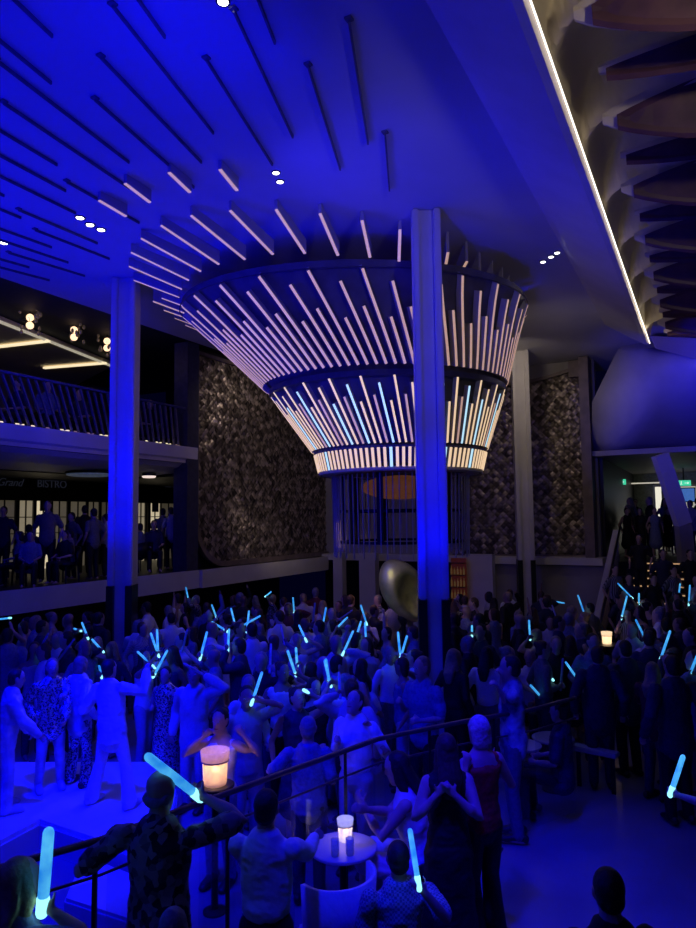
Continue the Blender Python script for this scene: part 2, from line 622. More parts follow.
# deck two interior
bm = B(); boxx(bm, -19, -12.0, -3, 19.6, CZ, CZ + .2)
struct(obj('ceiling', bm, mat('black_satin', (.02, .02, .022), .75)))
bm = B(); boxx(bm, -19, -18.8, -3, 19.6, 5.3, CZ)
struct(obj('wall_left', bm, m_trim))
bm = B()
pa, pb, pc = PA(-40, 305, 2, 8.0), PA(113, 366, 2, 8.0), PA(113, 392, 2, 8.0)
slab(bm, [pa, pb, (-18.7, pb.y + 1.5, 8.0), (-18.7, pa.y, 8.0)], (0, 0, .12))
struct(obj('ceiling', bm, m_cove))
bm = B(); beam(bm, pa + Vector((0, 0, -.02)), pb + Vector((0, 0, -.02)), .05, .06)
struct(obj('trim_8', bm, mat('lit_edge', (.8, .75, .6), .5, emit=(1, .9, .66), es=.35)))
for (q0, q1, lab) in (((-30, 350), (49, 341), 'nearest the ribbed lamps'), ((44, 368), (106, 363), 'closest to the left column')):
    a, b = PA(*q0, 2, 7.95), PA(*q1, 2, 7.95)
    bm = B(); beam(bm, a, b, .10, .05)
    tag(obj('cove_light', bm, m_covel), 'warm glowing cove light line in the upper left deck ceiling, %s' % lab, 'light')
for q in ((-6, 372, 1.6), (70, 384, 1.2)):
    pass

spot('deck_ceiling_fill', (-15.8, 7.5, 6.9), (-15.8, 7.7, 8), 60, 160, 1, (1, .8, .5))  # unseen lamp added to warm the upper deck ceiling
spot('bistro_door_light', (-15.6, 9.6, 4.4), (-16.6, 10.0, 3.2), 6, 110, 1, (1, .85, .6))
spot('landing_light', (.6, 27.0, 4.6), (1.4, 30.0, 4.0), 26, 140, 1, (.75, .9, .85))

# far landing (deck one, right) and its rear wall
bm = B(); boxx(bm, -2.7, 8, 21.6, 33, 1.8, 2.1)
struct(obj('floor_deck', bm, m_black))
bm = B(); boxx(bm, -3, 8, 32, 32.2, 2.1, 5.2)
struct(obj('wall_back', bm, mat('landing_wall', (.42, .42, .36), .7)))
bm = B(); boxx(bm, -3, 8, 21.5, 32, 5.15, 5.3)
struct(obj('ceiling', bm, m_greyw))
bm = B(); boxx(bm, -3.0, -2.8, 22.3, 32, 0, 5.2)
struct(obj('wall_side', bm, m_black))
bm = B(); boxx(bm, 7.8, 8.0, -3, 32, 0, 8.2)
struct(obj('wall_right', bm, m_black))
bm = B(); boxx(bm, -19, 8, -3.4, -3.2, 0, 8.4)
struct(obj('wall_front', bm, m_black))
bm = B(); boxx(bm, 2.6, 7.8, 21.5, 21.6, 0, 1.8); boxx(bm, 2.6, 2.8, 17, 21.5, 0, 1.8)
struct(obj('wall_side', bm, m_black))

# ---- mosaic of tilted tiles


def mosaic(name, origin, ux, uz, nx, nz, cell, nrm, inside=None, bulge=0, label='', cat=''):
    me_bm = B()
    rnd = random.Random(3)
    for i in range(nx):
        for j in range(nz):
            if (i + j) % 2:
                continue
            cx, cz = (i + .5) * cell, (j + .5) * cell
            if inside and not inside(cx, cz):
                continue
            s = cell * .96
            a = rnd.choice((-1, 1)) * rnd.uniform(.008, .024)
            b_ = rnd.uniform(-.02, .02)
            off = rnd.uniform(0, .02)
            vs = []
            for dx, dz in ((-1, 0), (0, -1), (1, 0), (0, 1)):
                vs.append(me_bm.verts.new(origin + ux * (cx + dx * s) + uz * (cz + dz * s) + nrm * (off + a * dx + b_ * dz)))
            ctr = me_bm.verts.new(origin + ux * cx + uz * cz + nrm * (off + .012))
            mi = 1 if rnd.random() < .45 else 0
            for q in range(4):
                f = me_bm.faces.new((vs[q], vs[(q + 1) % 4], ctr))
                f.material_index = mi
    me = bpy.data.meshes.new(name)
    me_bm.to_mesh(me); me_bm.free()
    o = new_obj(name, me, [m_tileA, m_tileB])
    return o


t = thing('mosaic_panel', 'large dark bronze mosaic panel with rounded lower corner on the left wall', 'wall panel', (WX + .05, 14.7, 2.2))
W1, H1, RC = 7.2, 5.75, 1.25


def ins1(x, z):
    if x < RC and z < RC:
        return (RC - x) ** 2 + (RC - z) ** 2 < (RC - .03) ** 2
    return True


o = mosaic('tile_field', Vector((.06, 0, 0)), Vector((0, 1, 0)), Vector((0, 0, 1)), 78, 62, .0925, Vector((1, 0, 0)), ins1)
o.parent = t
bm = B()
arc = [(RC - RC * math.cos(a), RC - RC * math.sin(a)) for a in [i * PI / 16 for i in range(9)]]
out = [(0, H1)] + arc + [(W1, 0)]
for (x0, z0), (x1, z1) in zip(out, out[1:]):
    beam(bm, (.1, x0, z0), (.1, x1, z1), .14, .16, Vector((1, 0, 0)))
beam(bm, (.1, 0, H1), (.1, W1, H1), .1, .12, Vector((1, 0, 0)))
obj('panel_frame', bm, m_trim, t)
bm = B()
slab(bm, [(0.0, x, z) for x, z in out] + [(0.0, W1, H1)], (.02, 0, 0))
obj('backing', bm, m_black, t)

t = thing('mosaic_panel', 'tall bronze mosaic panel on the rear wall behind the chandelier and slim column', 'wall panel', (-7.4, 21.9, 2.25))
o = mosaic('tile_field', Vector((0, 0, 0)), Vector((1, 0, 0)), Vector((0, 0, 1)), 45, 61, .0925, Vector((0, -1, 0)), lambda x, z: z < 5.66 - .35 * math.sin(PI * x / 4.2))
o.parent = t
bm = B(); slab(bm, [(0, .03, 0), (4.15, .03, 0)] + [(4.15 - .415 * k, .03, 5.68 - .35 * math.sin(PI * (4.15 - .415 * k) / 4.2)) for k in range(11)], (0, .03, 0))
obj('backing', bm, m_black, t)
bm = B()
pts = [(x, -.12 - 0 * x, 5.68 - .35 * math.sin(PI * x / 4.2)) for x in [i * .35 for i in range(13)]]
for a, b in zip(pts, pts[1:]):
    beam(bm, a, b, .12, .10)
obj('panel_frame', bm, m_trim, t)
bm = B(); boxx(bm, -.05, 4.4, -.1, .06, -.1, 0)
obj('panel_frame', bm, m_trim, t)
# pier at the right of the rear mosaic and the stair flank
bm = B(); boxx(bm, -3.25, -2.98, 21.3, 22.0, 2.2, 8.1); boxx(bm, -3.6, -3.25, 21.7, 22.0, 7.6, 8.1)
struct(obj('trim_9', bm, m_trim))
bm = B(); boxx(bm, WX - .1, WX + .35, 14.15, 14.6, 2.1, 8.1)
struct(obj('trim_10', bm, mat('navy_trim', (.06, .06, .1), .4)))

# ---- columns


def column(name_label, x, y, w, tall=True, foot=0):
    t = thing('square_column', name_label, 'column', (x, y, 0), 0, 'square columns of the atrium')
    h = CZ - .01
    zb = 2.2 if foot else .02
    bm = B()
    # grooved shaft: core with two raised cheeks
    boxx(bm, -w * .42, w * .42, -w * .30, w * .30, 0.02, h)
    obj('shaft_core', bm, m_white, t)
    for s in (-1, 1):
        bm = B()
        vs = boxx(bm, s * w * .24, s * w * .5, -w * .5, w * .5, zb, h)
        bmesh.ops.bevel(bm, geom=bm.edges[:], offset=.02, segments=2, affect='EDGES')
        obj('cheek', bm, m_white, t)
    bm = B(); boxx(bm, -w * .6, w * .6, -w * .6, w * .6, 0, .06)
    obj('plinth', bm, m_dark, t)
    if foot:
        for s in (-1, 1):
            bm = B()
            boxx(bm, s * w * .24, s * w * .52, -w * .52, w * .5, .06, zb)
            obj('mirror_panel', bm, m_blackgl, t)
    return t


column('blue-lit square column standing nearest, in front of the chandelier', -3.73, 10.0, .44, foot=1).rotation_euler = (0, 0, R(24))
column('blue-lit square column at left, beside the upper left deck', -10.0, 10.0, .46, foot=1).rotation_euler = (0, 0, R(30))
column('pale slim column beside the rear mosaic, with dark foot', -4.65, 19.9, .46, foot=1).rotation_euler = (0, 0, R(20))

# ---- piers below the chandelier and doorway area in the back
for (px0, px1, lab, m) in ((333, 342, 'narrow pale pier below the left side of the chandelier cage', m_white),
                           (359, 375, 'pale blue-grey pier left of the gold sculpture', m_white),
                           (465, 492, 'wide pale panel right of the nearest column, under the chandelier', m_white)):
    a, b = PA(px0, 560, 1, 20.5), PA(px1, 560, 1, 20.5)
    bm = B(); boxx(bm, a.x, b.x, 20.5, 20.8, 0, 2.3)
    vs = tag(obj('wall_pier', bm, m), lab, 'pier')
# bottle shelf behind the column
a = PA(449, 570, 1, 20.0); b = PA(464, 570, 1, 20.0)
t = thing('bar_shelf', 'backlit dark red bar shelf of bottles right of the nearest column', 'shelf', (a.x, 20.0, 0))
w = b.x - a.x
bm = B(); boxx(bm, 0, w, .2, .25, 0, 2.2)
obj('back_panel', bm, mat('oxblood_panel', (.10, .02, .02), .4, emit=(.5, .08, .03), es=.04), t)
for z in (1.0, 1.35, 1.7, 2.05):
    bm = B(); boxx(bm, 0, w, 0, .2, z, z + .02)
    obj('shelf_board', bm, m_dark, t)
rnd = random.Random(5)
bn = 0
for z in (1.02, 1.37, 1.72):
    for i in range(5):
        bn += 1
        bm = B()
        h = rnd.uniform(.2, .28)
        lathe(bm, [(.028, 0), (.03, .01), (.03, h * .6), (.012, h * .75), (.011, h)], 8)
        o = obj('bottle', bm, mat('amber_bottle_%d' % (i % 3), ((.3, .16, .05), (.1, .2, .1), (.35, .3, .2))[i % 3], .15, emit=(1, .5, .2), es=.05))
        o.location = (a.x + .04 + i * (w - .08) / 4, 20.1, z)
        tag(o, 'small bar bottle, %s from left on the %s shelf board' % (ordw(i + 1), {1.02: 'lowest', 1.37: 'middle', 1.72: 'upper'}[z]), 'bottle', 'bottles on the backlit bar shelf')

# gold sculpture
t = thing('gold_sculpture', 'large tilted hollow gold oval sculpture left of the nearest column', 'sculpture', G(.95, 12.6, 0))
bm = B()
g = bmesh.ops.create_uvsphere(bm, u_segments=40, v_segments=28, radius=1)
for v in bm.verts:
    x, y, z = v.co
    wob = 1 + .08 * math.sin(2.2 * z + 1) + .05 * x
    # scoop towards lower right front
    dd = (Vector((x, y, z)) - Vector((.32, -.85, -.25))).length
    dent = max(0, 1 - (dd / .72) ** 2) * .75
    v.co = Vector((x * .36 * wob, y * .26 + dent * .42, z * .60))
bmesh.ops.rotate(bm, cent=(0, 0, 0), matrix=Matrix.Rotation(R(-27), 3, 'Y'), verts=bm.verts)
bmesh.ops.rotate(bm, cent=(0, 0, 0), matrix=Matrix.Rotation(YAW, 3, 'Z'), verts=bm.verts)
bmesh.ops.translate(bm, vec=(0, 0, 2.12), verts=bm.verts)
# positive tilt: lower end to the right
obj('oval_shell', bm, m_gold, t, True)
bm = B(); lathe(bm, [(.25, 0), (.25, .05), (.05, .1), (.04, 1.5), (.1, 1.62), (.1, 1.68)], 16)
obj('pedestal', bm, m_dark, t)
spot('sculpture_fill', G(-.6, 10.2, 3.6), G(.9, 12.6, 2.1), 60, 26, .8, (1, .9, .4))  # unseen spot added to brighten the gold shell

# ================================================================== CHANDELIER
KEYS = [(1.04, 14.0, 1.63, .90, 1), (1.04, 14.0, 1.72, 1.28, 1), (.80, 14.0, 2.36, 2.5, .94), (.15, 13.8, 3.45, 4.1, .78), (0.0, 13.6, 4.8, 4.58, .8), (0, 13.5, 6.5, 4.66, .9), (0, 13.5, 14, 4.68, 1)]


def ringp(k, th):
    i = int(min(max(math.floor(k), 0), len(KEYS) - 2))
    f = k - i
    p = []
    for c in range(5):
        p1, p2 = KEYS[i][c], KEYS[i + 1][c]
        if i in (2,):
            p0 = KEYS[i - 1][c]; p3 = KEYS[i + 2][c]
            v = .5 * ((2 * p1) + (p2 - p0) * f + (2 * p0 - 5 * p1 + 4 * p2 - p3) * f * f + (3 * p1 - p0 - 3 * p2 + p3) * f ** 3)
            v = v * .35 + (p1 + (p2 - p1) * f) * .65
        else:
            v = p1 + (p2 - p1) * f
        p.append(v)
    cx, cd, r, h, e = p
    return G(cx + r * math.sin(th), cd - r * e * math.cos(th), EYE + h)


base = G(1.04, 14.0, 0)
ch = thing('chandelier', 'huge flared funnel chandelier of lit slats hanging from the blue ceiling', 'chandelier', (0, 0, 0))


def inward(k, th, d):
    a = ringp(k, th)
    a2 = ringp(min(k + .05, 5.9), th)
    tt = (a2 - a).normalized()
    rad = Vector((0, 0, 0)) + (G(KEYS[1][0] + math.sin(th), 14.0 - math.cos(th), 0) - G(KEYS[1][0], 14.0, 0))
    side = tt.cross(rad).normalized()
    n = side.cross(tt).normalized()
    if n.dot(rad) < 0 and n.z > 0:
        n = -n
    if n.dot(rad) < 0:
        n = -n
    return a - n * d


NT = 96
# shell behind the slats
bm = B()
prev = None
for k in (0.05, .5, 1.0, 1.25, 1.5, 1.75, 2.0, 2.2, 2.4, 2.6, 2.8, 3.0):
    ring = [bm.verts.new(inward(k, 2 * PI * i / NT, .16 if k > 1 else .09)) for i in range(NT)]
    if prev:
        for i in range(NT):
            f = bm.faces.new((prev[i], prev[(i + 1) % NT], ring[(i + 1) % NT], ring[i]))
            f.smooth = True
    prev = ring
o = obj('funnel_shell', bm, m_shell, ch, True)


def hoop(name, k, h, w, m, din=0.02):
    bm = B()
    n = 96
    A = []
    for i in range(n):
        th = 2 * PI * i / n
        p = ringp(k, th)
        q = inward(k, th, w)
        q.z = p.z
        A.append([bm.verts.new(p + Vector((0, 0, -h / 2))), bm.verts.new(p + Vector((0, 0, h / 2))), bm.verts.new(q + Vector((0, 0, h / 2))), bm.verts.new(q + Vector((0, 0, -h / 2)))])
    for i in range(n):
        a, b = A[i], A[(i + 1) % n]
        for j in range(4):
            bm.faces.new((a[j], a[(j + 1) % 4], b[(j + 1) % 4], b[j]))
    return obj(name, bm, m, ch)


hoop('hoop', 1.0, .05, .2, m_shell)
hoop('hoop', 2.0, .10, .2, mat('hoop_navy', (.07, .07, .12), .5))
hoop('hoop', 3.0, .02, .05, mat('hoop_navy', (.07, .07, .12), .5))
hoop('hoop', -.0, .07, .32, m_slat)


def fin(name, k0, k1, th, parent, lit, width=.035, depth=.09, litw=None, seg=3, tw=0):
    """a slat following the funnel from key k0 to k1, with a light strip on its outer edge"""
    bm = B()
    bl = B()
    ks = [k0 + (k1 - k0) * i / seg for i in range(seg + 1)]
    for a, b in zip(ks, ks[1:]):
        pa_, pb_ = ringp(a, th), ringp(b, th)
        na = (inward(a, th, 1) - pa_).normalized()
        nb = (inward(b, th, 1) - pb_).normalized()
        s = (pb_ - pa_).normalized().cross(na).normalized()
        vs = []
        for p, n_ in ((pa_, na), (pb_, nb)):
            for i, j in ((-.5, 0), (.5, 0), (.5, 1), (-.5, 1)):
                vs.append(bm.verts.new(p + s * width * i + n_ * depth * j))
        for f in ((3, 2, 1, 0), (4, 5, 6, 7), (0, 1, 5, 4), (1, 2, 6, 5), (2, 3, 7, 6), (3, 0, 4, 7)):
            bm.faces.new([vs[i] for i in f])
        if lit:
            lw = litw or width
            vs = []
            for p, n_ in ((pa_, na), (pb_, nb)):
                for i, j in ((-.5, -.012), (.5, -.012), (.5, -.002), (-.5, -.002)):
                    vs.append(bl.verts.new(p + s * lw * i + n_ * j))
            for f in ((3, 2, 1, 0), (4, 5, 6, 7), (0, 1, 5, 4), (1, 2, 6, 5), (2, 3, 7, 6), (3, 0, 4, 7)):
                bl.faces.new([vs[i] for i in f])
    o = obj(name, bm, m_slat, parent)
    if lit:
        obj('light_strip', bl, lit, o)
    else:
        bl.free()
    return o


rc = random.Random(11)
# lowest band: short upright bars
for i in range(96):
    th = 2 * PI * (i + .5) / 96
    fin('band_bar', .06, .96, th, ch, m_cool if i in (93, 6, 12, 80) else m_warm_hi, .055, .06, .05, 1)
# middle tier
N2 = 100
cool2 = {98, 94, 91, 86, 6, 10, 13, 18, 81}
for i in range(N2):
    th = 2 * PI * i / N2
    top = (1.96, 1.70, 1.86, 1.62)[i % 4]
    fin('funnel_slat', 1.05, top, th, ch, m_cool if i in cool2 else m_warm_hi if i % 4 != 1 else m_warm_lo, .04, .1, .036, 2)
# upper tier
N3 = 96
for i in range(N3):
    th = 2 * PI * (i + .5) / N3
    st = i % 4
    if st == 0:
        fin('flare_slat', 2.08, 2.98, th, ch, m_warm_lo, .05, .12, .046, 5)
    elif st == 1:
        fin('flare_slat', 2.08, 2.52, th, ch, m_warm_lo, .05, .12, .046, 3)
    elif st == 2:
        fin('flare_slat', 2.08, 2.86, th, ch, m_warm_lo, .05, .12, .046, 5)
    else:
        fin('flare_slat', 2.08, 2.62, th, ch, m_warm_lo, .05, .12, .046, 3)

# cage under the band
CX, CD = 1.04, 14.0


def cyl(r, th, h):
    return G(CX + r * math.sin(th), CD - r * math.cos(th), EYE + h)


for i in range(72):
    th = 2 * PI * i / 72
    bm = B()
    top = .84
    beam(bm, cyl(1.36, th, top), cyl(1.33, th, -.62 - .12 * (i % 2)), .016, .022, (cyl(2, th, 0) - cyl(1, th, 0)))
    obj('cage_bar', bm, m_slat, ch)
for k, h in enumerate((.15, -.45)):
    bm = B()
    for i in range(48):
        beam(bm, cyl(1.2, 2 * PI * i / 48, h), cyl(1.2, 2 * PI * (i + 1) / 48, h), .06, .05)
    obj('cage_ring', bm, m_dark, ch)
for i in range(10):
    th = 2 * PI * (i + .35) / 10
    bm = B()
    beam(bm, cyl(1.15, th, .86), cyl(1.15, th, -.45), .12, .05, (cyl(2, th, 0) - cyl(1, th, 0)))
    obj('cage_post', bm, m_blackgl, ch)
# soffit plate and amber dome inside
bm = B()
n = 64
r_in, r_out = [], []
for i in range(n):
    th = 2 * PI * i / n
    r_out.append(bm.verts.new(cyl(1.60, th, .86))); r_in.append(bm.verts.new(cyl(.75, th, .98)))
for i in range(n):
    bm.faces.new((r_out[i], r_out[(i + 1) % n], r_in[(i + 1) % n], r_in[i]))
ex = bmesh.ops.extrude_face_region(bm, geom=bm.faces[:])
bmesh.ops.translate(bm, vec=(0, 0, .04), verts=[g for g in ex['geom'] if isinstance(g, bmesh.types.BMVert)])
obj('soffit_plate', bm, m_shell, ch)
bm = B()
ellipsoid(bm, G(CX, CD, EYE + .62), (.78, .78, .24), None, 32, 14)
obj('amber_dome', bm, mat('amber_glow', (.4, .2, .08), .4, emit=(1, .32, .10), es=.06), ch, True)

# ---- lit slats hanging between the funnel's rim and the ceiling (outer end high, inner end lower)
LIT = [(99, 200, 126, 216), (125, 183, 150, 202), (169, 172, 190, 192), (220, 169, 237, 190),
       (134, 280, 179, 297), (129, 266, 182, 289), (131, 252, 189, 280), (141, 238, 201, 271), (161, 225, 219, 264), (191, 215, 245, 259), (230, 210, 273, 254),
       (276, 209, 305, 253), (320, 213, 338, 255), (362, 220, 370, 257), (400, 229, 399, 261),
       (448, 252, 445, 269), (467, 261, 457, 279), (480, 271, 471, 285), (493, 279, 484, 290), (503, 285, 494, 296), (510, 292, 502, 301), (514, 298, 506, 306), (518, 303, 512, 310),
       (522, 309, 517, 315), (526, 315, 521, 320), (162, 298, 184, 306), (153, 301, 185, 313), (164, 310, 187, 318), (175, 318, 191, 324), (186, 325, 198, 330)]
for n_, (x0, y0, x1, y1) in enumerate(LIT):
    outer = n_ < 4
    z0_, z1_ = (8.02, 7.97) if outer else (8.0, 7.62) if n_ < 15 else (7.80, 7.62)
    a, b = PA(x0, y0, 2, z0_), PA(x1, y1, 2, z1_)
    if b.y > 15.6:
        b = PA(x1, y1, 2, 7.72); 
    t = thing('lit_slat', 'warm lit slat, %s ring around funnel rim, %s' % ('outer' if outer else 'inner', ordw(n_ + 1 if outer else n_ - 3)) + (' from left' if n_ < 25 else ' on the far left'),
              'light slat', a, 0, 'lit slats around the chandelier rim')
    v = b - a
    up = CZ - .005
    bm = B()
    w = .05
    sd = v.cross(Vector((0, 0, 1))).normalized() * w / 2
    vs = [bm.verts.new(p_) for p_ in (-sd, sd, v + sd, v - sd)]
    tz = min(.16, up - a.z)
    tz1 = min(.22, up - b.z)
    if n_ < 4:
        tz1 = up - b.z
    vt = [bm.verts.new(p_) for p_ in (-sd + Vector((0, 0, up - a.z)), sd + Vector((0, 0, up - a.z)), v + sd + Vector((0, 0, tz1)), v - sd + Vector((0, 0, tz1)))]
    bm.faces.new(vs[::-1]); bm.faces.new(vt)
    for k in range(4):
        bm.faces.new((vs[k], vs[(k + 1) % 4], vt[(k + 1) % 4], vt[k]))
    obj('fin', bm, m_slat, t)
    bm = B(); beam(bm, Vector((0, 0, -.008)), v + Vector((0, 0, -.008)), .046, .012)
    obj('light_strip', bm, m_warm_lo, t)

# ---- unlit battens radiating over the ceiling
CB = G(1.86, 22.6, 0)
bat_rows = [(21.6, 23.6), (18.9, 21.2), (16.2, 18.5), (13.6, 15.8), (11.7, 13.2)]
for ri, (r0, r1) in enumerate(bat_rows):
    cnt = 0
    for i in range(-36, 37):
        th = R(i * 1.8 + (.9 if ri % 2 else 0))
        js = ((i * 7) % 5) * .3
        u0 = FW * -math.cos(th) + RT * math.sin(th)
        p, q = CB + u0 * (r1 + js), CB + u0 * (r0 + js)
        p.z = q.z = CZ
        c = KEYS[4]
        if any(w_.x < -11.8 or w_.x > -2.25 or w_.y > 21.5 or w_.y < .3 for w_ in (p, q)):
            continue
        # keep clear of the funnel mouth and of the lit slats
        e0 = q - G(.1, 13.7, CZ)
        if math.hypot(e0.dot(RT) / 4.5, e0.dot(FW) / 3.9) < 1:
            continue
        u, v, dd = proj(q); u1, v1, d1 = proj(p)
        if dd < 1 or d1 < 1 or not (-30 < u < 720) or v < -20:
            continue
        cnt += 1
        t = thing('ceiling_batten', 'thin unlit batten, %s from left, %s ceiling row from the camera' % (ordw(cnt), ordw(ri + 1)), 'batten', p, 0,
                  'unlit battens radiating over the blue ceiling')
        bm = B()
        beam(bm, Vector((0, 0, -.028)), (q - p) + Vector((0, 0, -.028)), .02, .04)
        obj('batten', bm, mat('batten_blue_grey', (.16, .16, .2), .6), t)
        bm = B(); box(bm, (0, 0, -.012), (.07, .07, .02))
        obj('end_cap', bm, mat('batten_blue_grey', (.16, .16, .2), .6), t)

# ---- downlights in the ceiling
for (px, py, lab) in ((223, 2, 'single round ceiling downlight at the top of the picture'), (276, 173, 'upper of two paired downlights above the chandelier'),
                      (280, 182, 'lower of two paired downlights above the chandelier'), (80, 218, 'leftmost of three small downlights left of the lit battens'),
                      (90, 225, 'middle of three small downlights left of the lit battens'), (101, 230, 'rightmost of three small downlights left of the lit battens'),
                      (4, 243, 'small downlight at the left edge of the blue ceiling'),
                      (543, 262, 'leftmost of three downlights beside the slanted beam'), (551, 257, 'middle of three downlights beside the slanted beam'),
                      (557, 253, 'rightmost of three downlights beside the slanted beam')):
    p = PA(px, py, 2, CZ - .012)
    t = thing('downlight', lab, 'downlight', p, 0, 'round downlights in the blue ceiling')
    r = .045 if py > 100 else .05
    if py > 190 and px < 300:
        r = .06
    bm = B(); lathe(bm, [(r * 1.35, .012), (r * 1.35, 0), (r, -.002), (r, .012)], 20)
    obj('bezel', bm, m_dark, t)
    bm = B(); lathe(bm, [(r * .95, -.004), (r * .95, .008)], 20)
    obj('lens', bm, m_down, t)

# ================================================================== LEFT DECKS
# deck two balustrade of leaning slats
t = thing('slat_balustrade', 'upper deck balustrade of leaning slats under a dark blue handrail', 'balustrade', (-11.99, 0, 5.32))
nb = 0
y = 1.0
while y < 13.9:
    lean = .75 * max(0, 1 - (y - 3) / 11.5) + .08
    bm = B()
    beam(bm, (0, y, .96), (0, y + lean, .02), .03, .05, Vector((1, 0, 0)))
    obj('baluster', bm, mat('baluster_grey', (.20, .18, .2), .5), t)
    y += .19
    nb += 1
bm = B(); tube(bm, [(0, -1, 1.0), (0, 14.1, 1.0)], [.028, .028], 8)
obj('handrail', bm, mat('navy_rail', (.1, .1, .22), .35), t)
rl = random.Random(4)
for i in range(34):
    y = 2 + i * .36
    bm = B(); boxx(bm, -.12, -.1, y, y + rl.uniform(.08, .25), .0, .05)
    obj('glow_segment', bm, m_covel if i > 12 and rl.random() < .7 else m_warm_dim, t)

# lamp clusters
for (px, py, lab) in ((30, 322, 'leftmost'), (74, 334, 'middle'), (107, 345, 'rightmost')):
    p = PA(px, py, 0, -13.4)
    t = thing('crystal_lamp', '%s of three hanging crystal lamp clusters over the upper left deck' % lab, 'lamp', p, 0, 'crystal lamp clusters of the upper deck')
    for dz in (-.08, .10):
        bm = B(); ellipsoid(bm, (0, 0, dz), (.085, .085, .085))
        obj('globe', bm, mat('lamp_globe', (1, .8, .6), .4, emit=(1, .66, .38), es=1.6), t, True)
    rr = random.Random(px)
    for i in range(12):
        a = rr.uniform(0, 2 * PI); z = rr.uniform(-.25, .28)
        bm = B(); ellipsoid(bm, (.22 * math.cos(a), .22 * math.sin(a), z), (.035, .035, .06), None, 8, 5)
        obj('crystal', bm, mat('smoked_crystal', (.25, .2, .17), .1, metal=.5, emit=(1, .7, .45), es=.03), t, True)
    bm = B()
    beam(bm, (0, 0, .3), (0, 0, CZ - p.z - .03), .02, .02)
    for i in range(8):
        a = i * PI / 4
        beam(bm, (.04 * math.cos(a), .04 * math.sin(a), .0), (.22 * math.cos(a), .22 * math.sin(a), .05), .01, .01)
    beam(bm, (0, 0, -.2), (0, 0, .3), .015, .015)
    obj('stem', bm, m_dark, t)

# bistro front: lit and dim doors between black mullions, X=-16.95
SX = -16.9
wins = [(-6, 15, .25), (19, 33, .55), (36, 51, 1.0), (52, 67, .3), (70, 86, .3), (88, 99, .28), (101, 112, .2), (137, 145, .6), (150, 160, .9), (161, 176, .22), (177, 189, .45)]
for i, (a, b, e) in enumerate(wins):
    p, q = PA(a, 500, 0, SX), PA(b, 500, 0, SX)
    w = struct(bpy.data.objects.new('window_%d' % (i + 1), None))
    C.objects.link(w)
    w.location = (SX, p.y, 2.1)
    bm = B(); boxx(bm, -.04, -.02, 0, q.y - p.y, 0, 1.92)
    mm = mat('window_glow_%d' % int(e * 100), (.5, .45, .35), .6, emit=(1, .84, .55), es=.62 * e * e + .008, scale=2, var=.2)
    obj('pane', bm, mm, w)
    bm = B()
    wd = q.y - p.y
    for z in (.5, 1.0, 1.45):
        boxx(bm, -.02, .02, 0, wd, z, z + .025)
    boxx(bm, -.02, .02, wd / 2 - .012, wd / 2 + .012, 0, 1.92)
    boxx(bm, -.02, .04, -.05, 0, 0, 1.92)
    boxx(bm, -.02, .04, wd, wd + .05, 0, 1.92)
    obj('window_frame', bm, m_black, w)
for (a, b, y0, y1, lab) in ((40, 46, 497, 511, 'small framed menu board in the bright bistro doorway at left'), (152, 158, 499, 512, 'small framed menu board in the bistro doorway right of the left column')):
    p, q = PA(a, y0, 0, SX + .06), PA(b, y1, 0, SX + .06)
    t = thing('menu_board', lab, 'menu board', (SX + .06, p.y, q.z))
    bm = B(); boxx(bm, 0, .03, 0, q.y - p.y, 0, p.z - q.z)
    obj('frame', bm, m_black, t)
    bm = B(); boxx(bm, .03, .035, .06, q.y - p.y - .06, .06, p.z - q.z - .06)
    obj('sheet', bm, m_trim, t)


def text_mesh(name, body, loc, rot, size, m, parent=None, ext=.008, shear=0):
    cu = bpy.data.curves.new(name, 'FONT')
    cu.body = body
    cu.size = size
    cu.extrude = ext
    cu.shear = shear
    tmp = bpy.data.objects.new(name + '_tmp', cu)
    C.objects.link(tmp)
    bpy.context.view_layer.update()
    dg = bpy.context.evaluated_depsgraph_get()
    me = bpy.data.meshes.new_from_object(tmp.evaluated_get(dg))
    bpy.data.objects.remove(tmp)
    me.materials.clear()
    o = new_obj(name, me, m, parent)
    o.location = loc
    o.rotation_euler = rot
    return o


p = PA(37, 487, 0, -16.66)
q = PA(66, 487, 0, -16.66)
sg = thing('bistro_sign', 'dim grey lettered bistro sign above the lit windows at left', 'sign', (p.x, p.y, p.z))
m_sign = mat('sign_letter', (.2, .2, .25), .4, emit=(.5, .55, .9), es=.015)
text_mesh('block_letters', 'BISTRO', (0, 0, 0), (R(90), 0, R(90)), .31, m_sign, sg)
text_mesh('script_letters', 'Le Grand', (0, -1.62, .0), (R(90), 0, R(90)), .30, m_sign, sg, shear=.4)
p = PA(165, 487, 0, -16.66)
sg = thing('bistro_sign', 'very dim second bistro sign, right of the left column', 'sign', (p.x, p.y, p.z))
text_mesh('block_letters', 'BISTRO', (0, 0, 0), (R(90), 0, R(90)), .26, mat('sign_letter_dim', (.2, .2, .25), .4, emit=(.5, .5, .8), es=.02), sg)

